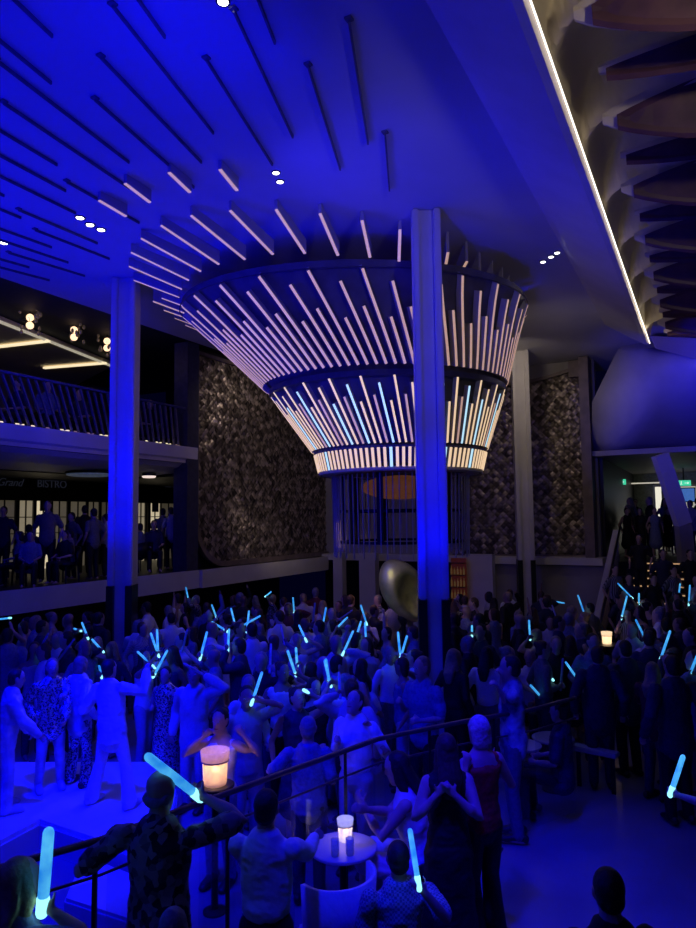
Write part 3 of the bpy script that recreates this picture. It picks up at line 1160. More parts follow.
# flat ceiling lamps under deck two
for (px, py, lab, w_) in ((90, 475, 'faint oval ceiling lamp under the upper left deck, left of the column', 1.1), (149, 471, 'small bright flush ceiling lamp under the upper deck, right of the left column', .35)):
    p = PA(px, py, 0, -13.6 if px < 100 else -13.0)
    p.z = min(p.z, 4.56)
    t = thing('flush_lamp', lab, 'ceiling lamp', p)
    bm = B(); lathe(bm, [(w_ * .5, .05), (w_ * .5, 0), (w_ * .42, -.02), (.01, -.03)], 24)
    obj('lamp_diffuser', bm, mat('flush_glow_%d' % (w_ < 1), (.6, .6, .7), .4, emit=(.4, .55, .9) if w_ > 1 else (1, .8, .7), es=.06 if w_ > 1 else .9), t)
    bm = B(); lathe(bm, [(w_ * .53, .09), (w_ * .53, .03), (w_ * .5, .03), (w_ * .5, .09)], 24)
    obj('bezel', bm, m_dark, t)

# ================================================================== RIGHT LANDING
stair = thing('staircase', 'dark staircase with glowing step edges climbing to the right landing', 'staircase', (0, 0, 0))
NS = 12
for i in range(NS):
    y0 = 17.1 + i * .375
    bm = B(); boxx(bm, -2.35, 2.6, y0, y0 + .40, 0 if i == 0 else (i) * .175 - .1, (i + 1) * .175)
    o = obj('step', bm, m_black, stair)
    bm = B(); boxx(bm, -1.9, .9, y0 - .012, y0, (i + 1) * .175 - .045, (i + 1) * .175 - .01)
    obj('edge_light', bm, mat('step_led', (1, .7, .4), .5, emit=(1, .58, .28), es=.42), o)
bm = B()
slab(bm, [(-2.36, 16.9, 0), (-2.36, 21.6, 0), (-2.36, 21.6, 3.0), (-2.36, 16.9, .95)], (-.14, 0, 0))
obj('stringer', bm, m_white, stair)
bm = B(); tube(bm, [(-2.3, 16.9, 1.0), (-2.3, 21.6, 3.1)], [.03, .03], 8)
obj('handrail', bm, m_dark, stair)

# leaning pillar
t = thing('leaning_pillar', 'pale square pillar leaning left above the crowded landing', 'pillar', P(687, 560, 19.2))
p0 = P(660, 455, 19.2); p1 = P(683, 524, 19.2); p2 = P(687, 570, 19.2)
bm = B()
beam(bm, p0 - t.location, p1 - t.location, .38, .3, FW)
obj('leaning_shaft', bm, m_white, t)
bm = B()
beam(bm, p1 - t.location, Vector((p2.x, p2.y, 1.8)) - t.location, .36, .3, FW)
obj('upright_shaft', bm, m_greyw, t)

for (px, py, lab) in ((619, 482, 'small green lit exit sign at left over the landing'), (684, 483, 'green lit exit sign at right over the landing, near the pillar')):
    p = P(px, py, 26)
    t = thing('exit_sign', lab, 'exit sign', p, YAW, 'green exit signs over the landing')
    bm = B(); boxx(bm, -.26, .26, 0, .05, -.1, .1)
    obj('sign_box', bm, m_exit, t)
    bm = B(); boxx(bm, -.02, .02, 0, .04, .1, 5.15 - p.z)
    obj('hanger', bm, m_dark, t)
    bm = B()
    # running figure and arrow pictogram
    ellipsoid(bm, (-.1, -.006, .055), (.018, .004, .018), None, 8, 5)
    beam(bm, (-.1, -.006, .035), (-.11, -.006, -.02), .006, .03, Vector((1, 0, 0)))
    beam(bm, (-.11, -.006, -.02), (-.14, -.006, -.07), .006, .018, Vector((1, 0, 0)))
    beam(bm, (-.11, -.006, -.02), (-.07, -.006, -.06), .006, .018, Vector((1, 0, 0)))
    beam(bm, (.02, -.006, 0), (.14, -.006, 0), .006, .02, Vector((0, 0, 1)))
    slab(bm, [(.13, -.003, .04), (.19, -.003, 0), (.13, -.003, -.04)], (0, -.006, 0))
    obj('pictogram', bm, mat('pictogram_white', (.9, 1, .9), .5, emit=(.8, 1, .9), es=.8), t)
# ceiling light line and bright doorways at the rear of landing
p, q = PA(604, 482, 1, 30.5), PA(690, 483, 1, 30.5)
bm = B(); beam(bm, (p.x, 31.0, 4.72), (q.x, 31.0, 4.72), .06, .05)
tag(obj('light_line', bm, mat('landing_led', (1, 1, .9), .5, emit=(1, .92, .72), es=.5)), 'thin pale light line across the wall behind the landing', 'light')
for i, (a, b, c, d, e) in enumerate(((604, 622, 494, 512, .10), (655, 662, 487, 505, .8), (664, 697, 487, 515, .35))):
    p, q = PA(a, c, 1, 31.95), PA(b, d, 1, 31.95)
    w = struct(bpy.data.objects.new('door_%d' % (i + 1), None)); C.objects.link(w)
    w.location = (p.x, 31.95, 2.1)
    bm = B(); boxx(bm, 0, q.x - p.x, -.03, -.01, 0, p.z - 2.1)
    obj('panel', bm, mat('doorway_glow_%d' % i, (.6, .6, .5), .6, emit=(1, .95, .78), es=e), w)
    bm = B(); boxx(bm, -.08, 0, -.08, 0, 0, p.z - 2.1); boxx(bm, q.x - p.x, q.x - p.x + .08, -.08, 0, 0, p.z - 2.1); boxx(bm, -.08, q.x - p.x + .08, -.08, 0, p.z - 2.1, p.z - 2.02)
    obj('door_frame', bm, m_white, w)
p = PA(682, 495, 1, 31.8)
t = thing('wall_screen', 'small dark wall screen on the bright wall behind the landing', 'screen', (p.x, 31.8, p.z))
bm = B(); boxx(bm, -.5, .5, 0, .06, -.3, .3); obj('bezel', bm, m_black, t)
bm = B(); boxx(bm, -.46, .46, -.01, 0, -.26, .26); obj('display', bm, mat('screen_blue', (.1, .2, .5), .3, emit=(.1, .3, .9), es=.4), t)

# ================================================================== STAGE, RAIL, TABLES
st = thing('stage', 'low white stage lit blue, with a notched front edge', 'stage', (0, 0, 0))
A_ = PA(-60, 872, 2, .3); Bq = PA(40, 819, 2, .3); Cq = PA(168, 862, 2, .3); Dq = PA(176, 790, 2, .3)
E_ = PA(150, 762, 2, .3); F_ = PA(-60, 762, 2, .3)
bm = B()
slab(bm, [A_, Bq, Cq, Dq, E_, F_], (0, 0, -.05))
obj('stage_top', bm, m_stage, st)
for (u, v) in ((A_, Bq), (Bq, Cq), (Cq, Dq), (Dq, E_)):
    bm = B()
    un = (v - u).normalized()
    k = max(1, round((v - u).length / .9))
    L = (v - u).length / k
    for i in range(k):
        a = u + un * (L * i + .015); b = u + un * (L * (i + 1) - .015)
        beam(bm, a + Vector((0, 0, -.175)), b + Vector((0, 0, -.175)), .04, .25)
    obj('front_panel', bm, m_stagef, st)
lo = thing('stage_step', 'lower pale step block in front of the stage', 'step', (0, 0, 0))
a, b, c, d = PA(84, 856, 2, .16), PA(158, 884, 2, .16), PA(150, 925, 2, .16), PA(66, 898, 2, .16)
bm = B()
slab(bm, [a, b, c, d], (0, 0, -.03))
obj('tread', bm, m_stagef, lo)
bm = B()
for u, v in ((a, b), (b, c), (c, d), (d, a)):
    beam(bm, u + Vector((0, 0, -.095)), v + Vector((0, 0, -.095)), .03, .13)
obj('riser_panel', bm, m_stagef, lo)

# handrail on the floor, sweeping from the near left to the right
RP = [(-30, 877, 1.1), (0, 868, 1.1), (100, 840, 1.1), (192, 806, 1.1), (300, 767, 1.1), (378, 739, 1.1), (461, 722, 1.1), (531, 710, 1.1), (575, 698, 1.1)]
RZ = 1.34
rp = [PA(*q[:2], 2, RZ) for q in RP]
t = thing('glass_railing', 'long bronze-topped glass railing crossing the foreground', 'railing', (0, 0, 0))
bm = B(); tube(bm, rp, [.024] * len(rp), 8)
obj('handrail', bm, m_brass, t, True)
bm = B(); tube(bm, [p + Vector((0, 0, -.22)) for p in rp], [.010] * len(rp), 6)
obj('mid_rail', bm, m_brass, t, True)
for a, b in zip(rp, rp[1:]):
    L = (b - a).length
    bm = B()
    a2 = a + (b - a) * .06; b2 = a + (b - a) * .94
    beam(bm, Vector((a2.x, a2.y, .62)), Vector((b2.x, b2.y, .60)), .012, .98)
    obj('glass_panel', bm, m_glass, t)
for q in ((96, 0), (225, 0), (345, 0), (428, 0), (495, 0)):
    # post at that point of the rail
    best = None
    for a, b in zip(rp, rp[1:]):
        for s in range(21):
            p = a.lerp(b, s / 20)
            dx = abs(proj(p)[0] - q[0])
            if best is None or dx < best[0]:
                best = (dx, p)
    p = best[1]
    bm = B(); beam(bm, (p.x, p.y, 0), (p.x, p.y, RZ - .01), .028, .028, FW)
    box(bm, (p.x, p.y, .01), (.1, .1, .02))
    obj('post', bm, m_dark, t)


def round_table(loc, r, h, label, m, group=None):
    t = thing('round_table', label, 'table', loc, 0, group)
    bm = B(); lathe(bm, [(r - .01, h - .03), (r, h - .02), (r, h - .005), (r - .01, h)], 32)
    obj('table_top', bm, m, t)
    bm = B(); lathe(bm, [(.03, .03), (.03, h - .03)], 12)
    obj('pedestal', bm, m_dark, t)
    bm = B(); lathe(bm, [(r * .6, 0), (r * .6, .015), (.05, .035)], 24)
    obj('base', bm, m_dark, t)
    return t


def frost(name, col, e):
    m = mat(name, (.9, .85, .75), .6, emit=col, es=e, scale=30, var=.1)
    m.node_tree.nodes['Principled BSDF'].inputs['Alpha'].default_value = .6
    return m


def lantern(loc, r, h, label, strength=1, m_g=None, power=6):
    t = thing('table_lantern', label, 'lantern', loc)
    bm = B()
    n = 20
    prof = [(r * .82, 0), (r * .86, h * .05), (r * .92, h * .6), (r * 1.0, h * .72), (r * 1.08, h * .98), (r * 1.0, h * .98), (r * .86, h * .6), (r * .8, h * .06), (0.001, h * .05)]
    rings = []
    for rr, z in prof:
        rings.append([bm.verts.new((rr * math.cos(2 * PI * k / n), rr * math.sin(2 * PI * k / n), z)) for k in range(n)])
    for a, b in zip(rings, rings[1:]):
        for k in range(n):
            bm.faces.new((a[k], a[(k + 1) % n], b[(k + 1) % n], b[k]))
    obj('glass_shade', bm, m_g or glass_mat('lantern_glass', (1, .85, .7), .8), t, True)
    bm = B(); lathe(bm, [(r * .35, h * .06), (r * .35, h * .4), (.01, h * .42)], 16)
    obj('candle', bm, mat('candle_wax_lit', (1, .9, .7), .5, emit=(1, .7, .35), es=1.6 * strength), t)
    bm = B(); lathe(bm, [(.004, h * .42), (r * .17, h * .5), (r * .1, h * .6), (.003, h * .7)], 10)
    obj('flame', bm, m_lantern, t, True)
    bm = B(); lathe(bm, [(r * .9, h * .66), (r * 1.03, h * .66), (r * 1.03, h * .7), (r * .9, h * .7)], 20)
    obj('metal_collar', bm, mat('collar_brass', (.7, .5, .35), .4, metal=.3), t)
    l = bpy.data.lights.new('candle_light', 'POINT')
    l.energy = power; l.color = (1, .62, .32); l.shadow_soft_size = r * .3
    lo_ = bpy.data.objects.new('candle_light', l); C.objects.link(lo_)
    lo_.parent = t; lo_.location = (0, 0, h * .55)
    return t


tp = PA(215, 784, 2, 1.08)
round_table((tp.x, tp.y, 0), .17, 1.08, 'tall slim stand under the brightest warm lantern', m_dark)
lantern((tp.x, tp.y, 1.08), .12, .30, 'brightest warm candle lantern, beside the bald man in floral shirt', 1, frost('lantern_frost', (1, .42, .22), .42), 5)
tp2 = PA(343, 846, 2, .74)
round_table((tp2.x, tp2.y, 0), .28, .74, 'round cocktail table with drinks, in front of the checked-shirt man', m_stagef)
lantern((tp2.x - .03, tp2.y + .1, .74), .065, .18, 'white-glowing candle lantern on the drinks table behind the checked-shirt man', .7, frost('lantern_frost_pale', (.6, .6, 1), .5), 1.5)
for (px, py, lab) in ((335, 856, 'tall slim glass, left on the drinks table'), (350, 855, 'tall slim glass, right on the drinks table')):
    p = PA(px, py, 2, .74)
    t = thing('drinking_glass', lab, 'glass', p, 0, 'glasses on the drinks table')
    bm = B(); lathe(bm, [(.028, .0), (.032, .01), (.034, .13), (.031, .13), (.028, .02), (.001, .02)], 14)
    obj('tumbler', bm, frost('drink_glass', (.1, .2, 1), .02), t, True)
p = PA(520, 744, 2, .62)
round_table((p.x, p.y, 0), .26, .62, 'low round table at left of two, behind the patterned-shirt man', m_stagef, 'pair of low round tables')
p = PA(553, 737, 2, .64)
round_table((p.x, p.y, 0), .26, .64, 'low round table at right of two, beside the pale bench', m_stagef, 'pair of low round tables')
# pale bench
a, b = PA(573, 744, 2, .5), PA(618, 753, 2, .5)
t = thing('narrow_bench', 'narrow pale blue-lit bench right of the low round tables', 'bench', (0, 0, 0))
bm = B(); beam(bm, Vector((a.x, a.y, .47)), Vector((b.x, b.y, .47)), .16, .06); bmesh.ops.bevel(bm, geom=bm.edges[:], offset=.012, segments=2, affect='EDGES')
obj('seat', bm, m_stagef, t)
for q in (.12, .88):
    bm = B(); c = a.lerp(b, q); beam(bm, (c.x, c.y, 0), (c.x, c.y, .44), .05, .05)
    obj('leg', bm, m_dark, t)
# far lantern
p = PA(607, 644, 2, 1.12)
round_table((p.x, p.y, 0), .25, 1.12, 'tall table near the foot of the staircase carrying a small lantern', m_dark)
lantern((p.x, p.y, 1.12), .09, .22, 'small warm lantern near the foot of the staircase', 1, frost('lantern_frost_warm', (1, .7, .4), .9), 1.2)


# chairs
def chair(loc, rz, label, m, tub=False):
    t = thing('tub_chair' if tub else 'lounge_chair', label, 'chair', loc, rz)
    bm = B(); boxx(bm, -.26, .26, -.25, .25, .36, .45); bmesh.ops.bevel(bm, geom=bm.edges[:], offset=.03, segments=2, affect='EDGES')
    obj('seat', bm, m, t, True)
    bm = B()
    prev = None
    for i in range(13):
        a = PI * i / 12 + PI
        co, si = math.cos(a), math.sin(a)
        top = .78 if tub else .66 + .12 * math.sin(PI * i / 12)
        ring = [bm.verts.new((rr * co * 1.0, rr * si * .95, z)) for rr, z in ((.29, .38), (.32, .38), (.35, top), (.31, top))]
        if prev:
            for k in range(4):
                bm.faces.new((prev[k], prev[(k + 1) % 4], ring[(k + 1) % 4], ring[k]))
        else:
            bm.faces.new(ring)
        prev = ring
    bm.faces.new(prev[::-1])
    obj('backrest', bm, m, t, True)
    for sx in (-1, 1):
        for sy in (-1, 1):
            bm = B(); beam(bm, (sx * .22, sy * .2, 0), (sx * .2, sy * .18, .37), .03, .03)
            obj('leg', bm, m_dark, t)
    return t


# ================================================================== PEOPLE
WS = bpy.data.scenes.new('workshop')     # small scratch scene, removed again at the end


def remesh(bm, vox, smooth=3, name='m'):
    me = bpy.data.meshes.new(name)
    bm.to_mesh(me); bm.free()
    o = bpy.data.objects.new('tmp', me)
    WS.collection.objects.link(o)
    md = o.modifiers.new('r', 'REMESH'); md.mode = 'VOXEL'; md.voxel_size = vox; md.use_smooth_shade = True
    ms = o.modifiers.new('s', 'SMOOTH'); ms.factor = .5; ms.iterations = smooth
    WS.view_layers[0].update()
    dg = WS.view_layers[0].depsgraph
    out = bpy.data.meshes.new_from_object(o.evaluated_get(dg))
    bpy.data.objects.remove(o); bpy.data.meshes.remove(me)
    out.name = name
    for p_ in out.polygons:
        p_.use_smooth = True
    return out


def ik(sh, hand, L1, L2, hint):
    v = hand - sh
    d = v.length
    mx = (L1 + L2) * .985
    if d > mx:
        hand = sh + v * (mx / d); d = mx
    d = max(d, abs(L1 - L2) + .03)
    u = v.normalized()
    a = (L1 * L1 - L2 * L2 + d * d) / (2 * d)
    h = math.sqrt(max(L1 * L1 - a * a, 0))
    w = hint - u * hint.dot(u)
    if w.length < 1e-3:
        w = Vector((0, 0, -1)) - u * (-u.z)
    w.normalize()
    return sh + u * a + w * h, hand


SKINS = [mat('skin_light', (.62, .42, .34), .5, scale=14, var=.06), mat('skin_tan', (.45, .28, .2), .5, scale=14, var=.06), mat('skin_deep', (.22, .12, .08), .5, scale=14, var=.06)]
HAIRS = {'ash': mat('hair_ash', (.62, .58, .55), .6, scale=40, bump=.8), 'dark': mat('hair_dark', (.02, .016, .015), .6, scale=30, bump=.5), 'brown': mat('hair_brown', (.09, .05, .03), .6, scale=30, bump=.5),
         'blonde': mat('hair_blonde', (.42, .32, .16), .6, scale=30, bump=.5), 'grey': mat('hair_grey', (.28, .28, .3), .6, scale=30, bump=.5)}
CL = {'white': mat('cloth_white', (.82, .82, .85), .7, scale=30, bump=.3, var=.04), 'pale': mat('cloth_pale', (.5, .5, .56), .7, scale=30, bump=.3, var=.06),
      'blue': mat('cloth_blue', (.18, .22, .42), .7, scale=30, bump=.3), 'navy': mat('cloth_navy', (.03, .035, .09), .7, scale=30, bump=.3),
      'black': mat('cloth_black', (.012, .012, .016), .7, scale=30, bump=.3), 'grey': mat('cloth_grey', (.2, .2, .22), .7, scale=30, bump=.3),
      'red': mat('cloth_red', (.55, .03, .03), .7, scale=30, bump=.3), 'maroon': mat('cloth_maroon', (.16, .02, .03), .7, scale=30, bump=.3),
      'satin': mat('satin_silver', (.75, .75, .82), .28, metal=.2, scale=5, bump=.6, var=.2),
      'sequin': mat('sequins', (.75, .75, .85), .2, metal=.7, scale=70, kind='voronoi', col2=(.08, .08, .12), bump=.8),
      'floral': mat('floral_print', (.30, .24, .26), .7, scale=24, col2=(.012, .012, .02), kind='voronoi'),
      'batik': mat('batik_print', (.7, .7, .75), .7, scale=6, col2=(.04, .04, .1), kind='noise'),
      'check': mat('checked_cloth', (.55, .55, .6), .7, scale=60, col2=(.2, .2, .28), kind='check'),
      'stripe': mat('striped_cloth', (.35, .35, .4), .7, scale=9, col2=(.04, .04, .07), kind='wave')}
m_shoe = mat('shoe_leather', (.03, .025, .025), .4)
m_shoew = mat('shoe_white', (.6, .6, .62), .5)
m_eye = mat('eye_white', (.8, .8, .8), .2)
m_lip = mat('lip', (.35, .12, .12), .5)


def head_rings(bm, M, ex=0.0):
    tab = [(-.118, .026, .03, .04), (-.105, .040, .046, .032), (-.08, .051, .064, .022), (-.045, .061, .081, .010), (0, .070, .092, 0), (.04, .075, .097, -.004),
           (.075, .068, .088, -.008), (.102, .046, .064, -.010), (.118, .02, .03, -.01)]
    rings = []
    n = 14
    for z, a, b, yo in tab:
        rings.append([bm.verts.new(M @ Vector(((a + ex) * math.cos(2 * PI * k / n), yo + (b + ex) * math.sin(2 * PI * k / n), z))) for k in range(n)])
    for r0, r1 in zip(rings, rings[1:]):
        for k in range(n):
            bm.faces.new((r0[k], r0[(k + 1) % n], r1[(k + 1) % n], r1[k]))
    bm.faces.new(rings[0][::-1]); bm.faces.new(rings[-1])


def hand_mesh(bm, wrist, dirv, side, curl=.5, grip=None, thumb_sign=1, fr=.0095):
    """palm, four unequal bent fingers, thumb off the side. side = direction across the knuckles"""
    d = dirv.normalized()
    s = (side - d * side.dot(d))
    if s.length < 1e-3:
        s = Vector((0, 0, 1)) - d * d.z
    s.normalize()
    n = d.cross(s).normalized()      # palm normal, fingers curl to it
    pal = wrist + d * .045
    tube(bm, [wrist, wrist + d * .04, wrist + d * .085], [(.026, .019), (.038, .017), (.038, .014)], 8, s)
    lens = (.068, .078, .072, .056)
    for i, L in enumerate(lens):
        b0 = wrist + d * .085 + s * ((i - 1.5) * -.0205) * thumb_sign * -1
        c = curl * 1.35
        p1 = b0 + (d * math.cos(c * .6) + n * math.sin(c * .6)) * L * .42
        p2 = p1 + (d * math.cos(c * 1.5) + n * math.sin(c * 1.5)) * L * .33
        p3 = p2 + (d * math.cos(c * 2.3) + n * math.sin(c * 2.3)) * L * .25
        tube(bm, [b0 - d * .01, p1, p2, p3], [fr, fr * .95, fr * .9, fr * .8], 6, s)
    t0 = wrist + d * .025 - s * thumb_sign * -.03
    td = (d * .6 + s * thumb_sign * .75 + n * .35 * (1 + curl)).normalized()
    t1 = t0 + td * .035
    t2 = t1 + (td * (1 - curl * .6) + n * curl * .8 + d * .4).normalized() * .03
    tube(bm, [t0, t1, t2], [fr * 1.25, fr * 1.1, fr * .9], 6, s)


def person(root, rz, H=1.72, top='white', topk='shirt', bot='black', botk='trousers', hair='short', hcol='dark', lh=None, rh=None, lean=0, twist=0, sidelean=0,
           seated=False, look=(0, 0), skin=0, vox=.016, stance=.1, label='', group=None, wide=1.0, fingers=True, shoes=True, gripL=0, gripR=0, name='person', elbow=None, features=False):
    """lh/rh hand targets in world space or None. Angles in degrees."""
    t = thing(name, label, 'person', root, rz, group)
    s = H / 1.74
    MW = Matrix.Translation(root) @ Matrix.Rotation(rz, 4, 'Z')
    MI = MW.inverted()
    pz = .50 if seated else .92
    drop = 0 if not seated else -.42
    pel = Vector((0, 0, pz))
    LM = Matrix.Translation(pel) @ Matrix.Rotation(R(-lean), 4, 'X') @ Matrix.Rotation(R(sidelean), 4, 'Y') @ Matrix.Rotation(R(twist), 4, 'Z') @ Matrix.Translation((0, 0, -.92))

    def T(x, y, z):
        return LM @ Vector((x * wide, y, z))
    sx = LM.to_3x3() @ Vector((1, 0, 0))
    female = topk in ('tank', 'dress', 'gown')
    shw = .155 if female else .175
    torso_p = [T(0, 0, .84), T(0, 0, .93), T(0, .005, 1.08), T(0, .01, 1.24), T(0, 0, 1.36), T(0, -.01, 1.43), T(0, -.01, 1.49), T(0, 0, 1.55)]
    torso_r = [(.12, .09), (.155, .11), (.125 if female else .14, .095), (.155, .11), (.168, .10), (.122, .08), (.062, .058), (.052, .052)]
    # legs
    hips = [Vector((-.085, 0, pz - .02)), Vector((.085, 0, pz - .02))]
    if seated:
        knees = [Vector((-.13, .42, .50)), Vector((.13, .42, .50))]
        ank = [Vector((-.13, .38, .09)), Vector((.13, .38, .09))]
    else:
        ank = [Vector((-stance, -.02, .09)), Vector((stance, .0, .09))]
        knees = [Vector((-.095 - (stance - .1) * .5, .025, .49)), Vector((.095 + (stance - .1) * .5, .035, .49))]
    bm = B()
    tube(bm, torso_p, torso_r, 14, sx)
    hm = LM @ Matrix.Translation((0, .018, 1.612)) @ Matrix.Rotation(R(look[0]), 4, 'Z') @ Matrix.Rotation(R(look[1]), 4, 'X')
    head_rings(bm, hm)
    # nose, brow, ears, chin
    tube(bm, [hm @ Vector((0, .086, .018)), hm @ Vector((0, .101, -.022))], [.008, .012], 6)
    tube(bm, [hm @ Vector((-.04, .082, .032)), hm @ Vector((.04, .082, .032))], [.010, .010], 6, Vector((0, 0, 1)))
    for q in (-1, 1):
        tube(bm, [hm @ Vector((q * .074, -.005, -.028)), hm @ Vector((q * .080, -.010, .022))], [(.010, .014), (.012, .018)], 6)
    for i in (0, 1):
        hp_, kn, an = hips[i], knees[i], ank[i]
        mid = hp_.lerp(kn, .5)
        tube(bm, [hp_, mid, kn, kn.lerp(an, .35), kn.lerp(an, .7), an], [.085, .072, .054, .056, .042, .036], 10)
        tube(bm, [an + Vector((0, -.05, -.05)), an + Vector((0, .06, -.045)), an + Vector((0, .15, -.06))], [(.034, .036), (.042, .034), (.038, .022)], 8)
    # arms
    arms = []
    for i, (tgt, q) in enumerate(((lh, -1), (rh, 1))):
        sh = T(q * shw / wide * (wide ** .8), -.01, 1.385)
        if tgt is None:
            hd = T(q * .27, .05, .86) if not seated else Vector((q * .13, .30, .60))
            grip = .35
        else:
            hd = (MI @ Vector(tgt)) / s
            grip = (gripL, gripR)[i] or .4
        hint = Vector((q * .42, -.38, -.85)) if hd.z < sh.z + .25 else Vector((q * .9, .1, -.3))
        if elbow:
            hint = Vector((q * elbow[0], elbow[1], elbow[2]))
        # wrist target is short of the palm centre
        el, wr = ik(sh, hd - (hd - sh).normalized() * .06, .29, .255, hint)
        tube(bm, [sh, sh.lerp(el, .5), el, el.lerp(wr, .35), wr], [.054, .047, .038, .039, .026], 10)
        fd = (wr - el).normalized()
        if fingers:
            hand_mesh(bm, wr, fd, Vector((0, 0, 1)) if abs(fd.z) < .8 else sx, .3 + grip, thumb_sign=1, fr=max(.0095, vox * .72))
        else:
            tube(bm, [wr, wr + fd * .05, wr + fd * .10], [(.024, .02), (.036, .026), (.028, .022)], 8)
        arms.append((sh, el, wr, fd))
    for v in bm.verts:
        v.co *= s
    me = remesh(bm, vox, 2, 'body')
    body = new_obj('body', me, SKINS[skin], t)
    # ---------------- hair
    if hair != 'bald':
        bm = B()
        if hair == 'fringe':
            for q in (-1, 1):
                ellipsoid(bm, hm @ Vector((q * .060, -.035, -.02)), (.022, .05, .032), hm.to_3x3().to_4x4(), 10, 7)
            ellipsoid(bm, hm @ Vector((0, -.078, -.03)), (.06, .024, .034), hm.to_3x3().to_4x4(), 10, 7)
        else:
            ellipsoid(bm, hm @ Vector((0, -.020, .034)), (.082, .094, .098), hm.to_3x3().to_4x4(), 16, 10)
            ellipsoid(bm, hm @ Vector((0, -.045, -.02)), (.074, .065, .07), hm.to_3x3().to_4x4(), 14, 8)
        if hair == 'long':
            bk = T(0, -.12, 1.30)
            tube(bm, [hm @ Vector((0, -.05, .04)), hm @ Vector((0, -.085, -.08)), T(0, -.115, 1.42), bk], [(.08, .05), (.092, .045), (.095, .04), (.06, .025)], 10, sx)
            for q in (-1, 1):
                tube(bm, [hm @ Vector((q * .065, -.01, .03)), hm @ Vector((q * .078, -.01, -.08)), T(q * .09, -.03, 1.42)], [(.022, .04), (.024, .04), (.02, .03)], 8, sx)
        if hair == 'bun':
            ellipsoid(bm, hm @ Vector((0, -.10, .075)), (.045, .045, .045), None, 10, 7)
        if hair == 'bob':
            tube(bm, [hm @ Vector((0, -.035, .03)), hm @ Vector((0, -.055, -.09))], [(.092, .07), (.088, .05)], 10, sx)
        for v in bm.verts:
            v.co *= s
        me = remesh(bm, max(vox * .8, .009), 2, 'hair')
        new_obj('hair', me, HAIRS[hcol], t)
    # ---------------- upper garment
    if topk:
        bm = B()
        g = .014 if topk != 'jacket' else .026
        hem = {'shirt': .84, 'jacket': .76, 'tank': .90, 'dress': .86, 'gown': .86, 'top': .99}[topk]
        pts = [T(0, 0, hem), T(0, 0, max(.95, hem + .04)), T(0, .005, 1.08), T(0, .01, 1.24), T(0, 0, 1.355), T(0, -.01, 1.425)]
        hipw = .165 if topk != 'tank' else .15
        if topk == 'top':
            hipw = .142
        rr = [(hipw + g, .115 + g), (hipw - .005 + g, .115 + g), ((.125 if female else .148) + g, .10 + g), (.156 + g, .112 + g), (.168 + g, .10 + g), (.112 + g, .078 + g)]
        if topk == 'tank':
            pts = pts[:-1] + [T(0, -.005, 1.385)]
            rr = rr[:-1] + [(.10, .09)]
        tube(bm, pts, rr, 16, sx)
        if topk in ('shirt', 'jacket', 'top'):
            # collar
            tube(bm, [T(0, -.01, 1.44), T(0, -.01, 1.485)], [(.068, .066), (.062, .06)], 12, sx)
        for (sh, el, wr, fd) in arms:
            if topk in ('tank', 'dress', 'gown'):
                tube(bm, [T(0, -.005, 1.38).lerp(sh, .7) + Vector((0, 0, .012)), sh + Vector((0, 0, -.02))], [.05, .052], 8)
                continue
            if topk == 'jacket' or topk == 'top':
                tube(bm, [sh, sh.lerp(el, .5), el, el.lerp(wr, .5), wr], [.050 + g, .045 + g, .040 + g, .037 + g, .028 + g], 12)
            else:
                e2 = sh.lerp(el, .78)
                tube(bm, [sh, sh.lerp(el, .4), e2], [.050 + g, .046 + g, .050 + g], 12)
        if topk in ('dress', 'gown') and not seated:
            zb = .45 if topk == 'dress' else .08
            tube(bm, [T(0, 0, .95), Vector((0, 0, .85)), Vector((0, 0.01, (.85 + zb) / 2)), Vector((0, .01, zb))], [(.165, .125), (.185, .15), (.20, .17), (.24, .20)], 18)
        if topk in ('dress', 'gown') and seated:
            for i in (0, 1):
                tube(bm, [hips[i], knees[i]], [.11, .085], 10)
        for v in bm.verts:
            v.co *= s
        me = remesh(bm, vox, 1, topk)
        if vox < .018:
            for v in me.vertices:
                c = v.co
                f1 = noise.noise(Vector((c.x * 7 + c.z * 6, c.y * 7, c.z * 9 - c.x * 5)))
                f2 = 1 - abs(noise.noise(Vector((c.x * 15, c.y * 15 + c.z * 4, c.z * 20)))) * 2
                v.co = c + v.normal * (f1 * .012 + f2 * .005)
        nm = {'tank': 'tank_top', 'top': 'blouse', 'gown': 'dress'}.get(topk, topk)
        new_obj(nm, me, CL[top], t)
    if not (topk in ('dress', 'gown') and not seated):
        bm = B()
        fl = 1.0 if botk == 'trousers' else 1.6
        zt = 1.0 if not seated else .98
        tube(bm, [T(0, 0, .86), T(0, 0, .93), T(0, 0, zt)], [(.155, .12), (.165, .122), (.148, .108)], 14, sx)
        for i in (0, 1):
            hp_, kn, an = hips[i], knees[i], ank[i]
            tube(bm, [hp_, hp_.lerp(kn, .5), kn, kn.lerp(an, .5), an + Vector((0, -.005, -.01))], [.098, .088, .07, .064 * (1 + (fl - 1) * .4), .058 * fl], 12)
        for v in bm.verts:
            v.co *= s
        me = remesh(bm, vox, 1, 'trousers')
        new_obj('trousers', me, CL[bot], t)
    if shoes:
        for i in (0, 1):
            an = ank[i] * s
            bm = B()
            tube(bm, [an + Vector((0, -.075, -.035)), an + Vector((0, .03, -.035)), an + Vector((0, .13, -.05)), an + Vector((0, .175, -.058))], [(.038, .045), (.045, .05), (.048, .036), (.04, .026)], 10)
            for v in bm.verts:
                v.co.z = max(v.co.z, 0)
            obj('shoe', bm, m_shoew if bot in ('white', 'satin') else m_shoe, t, True)
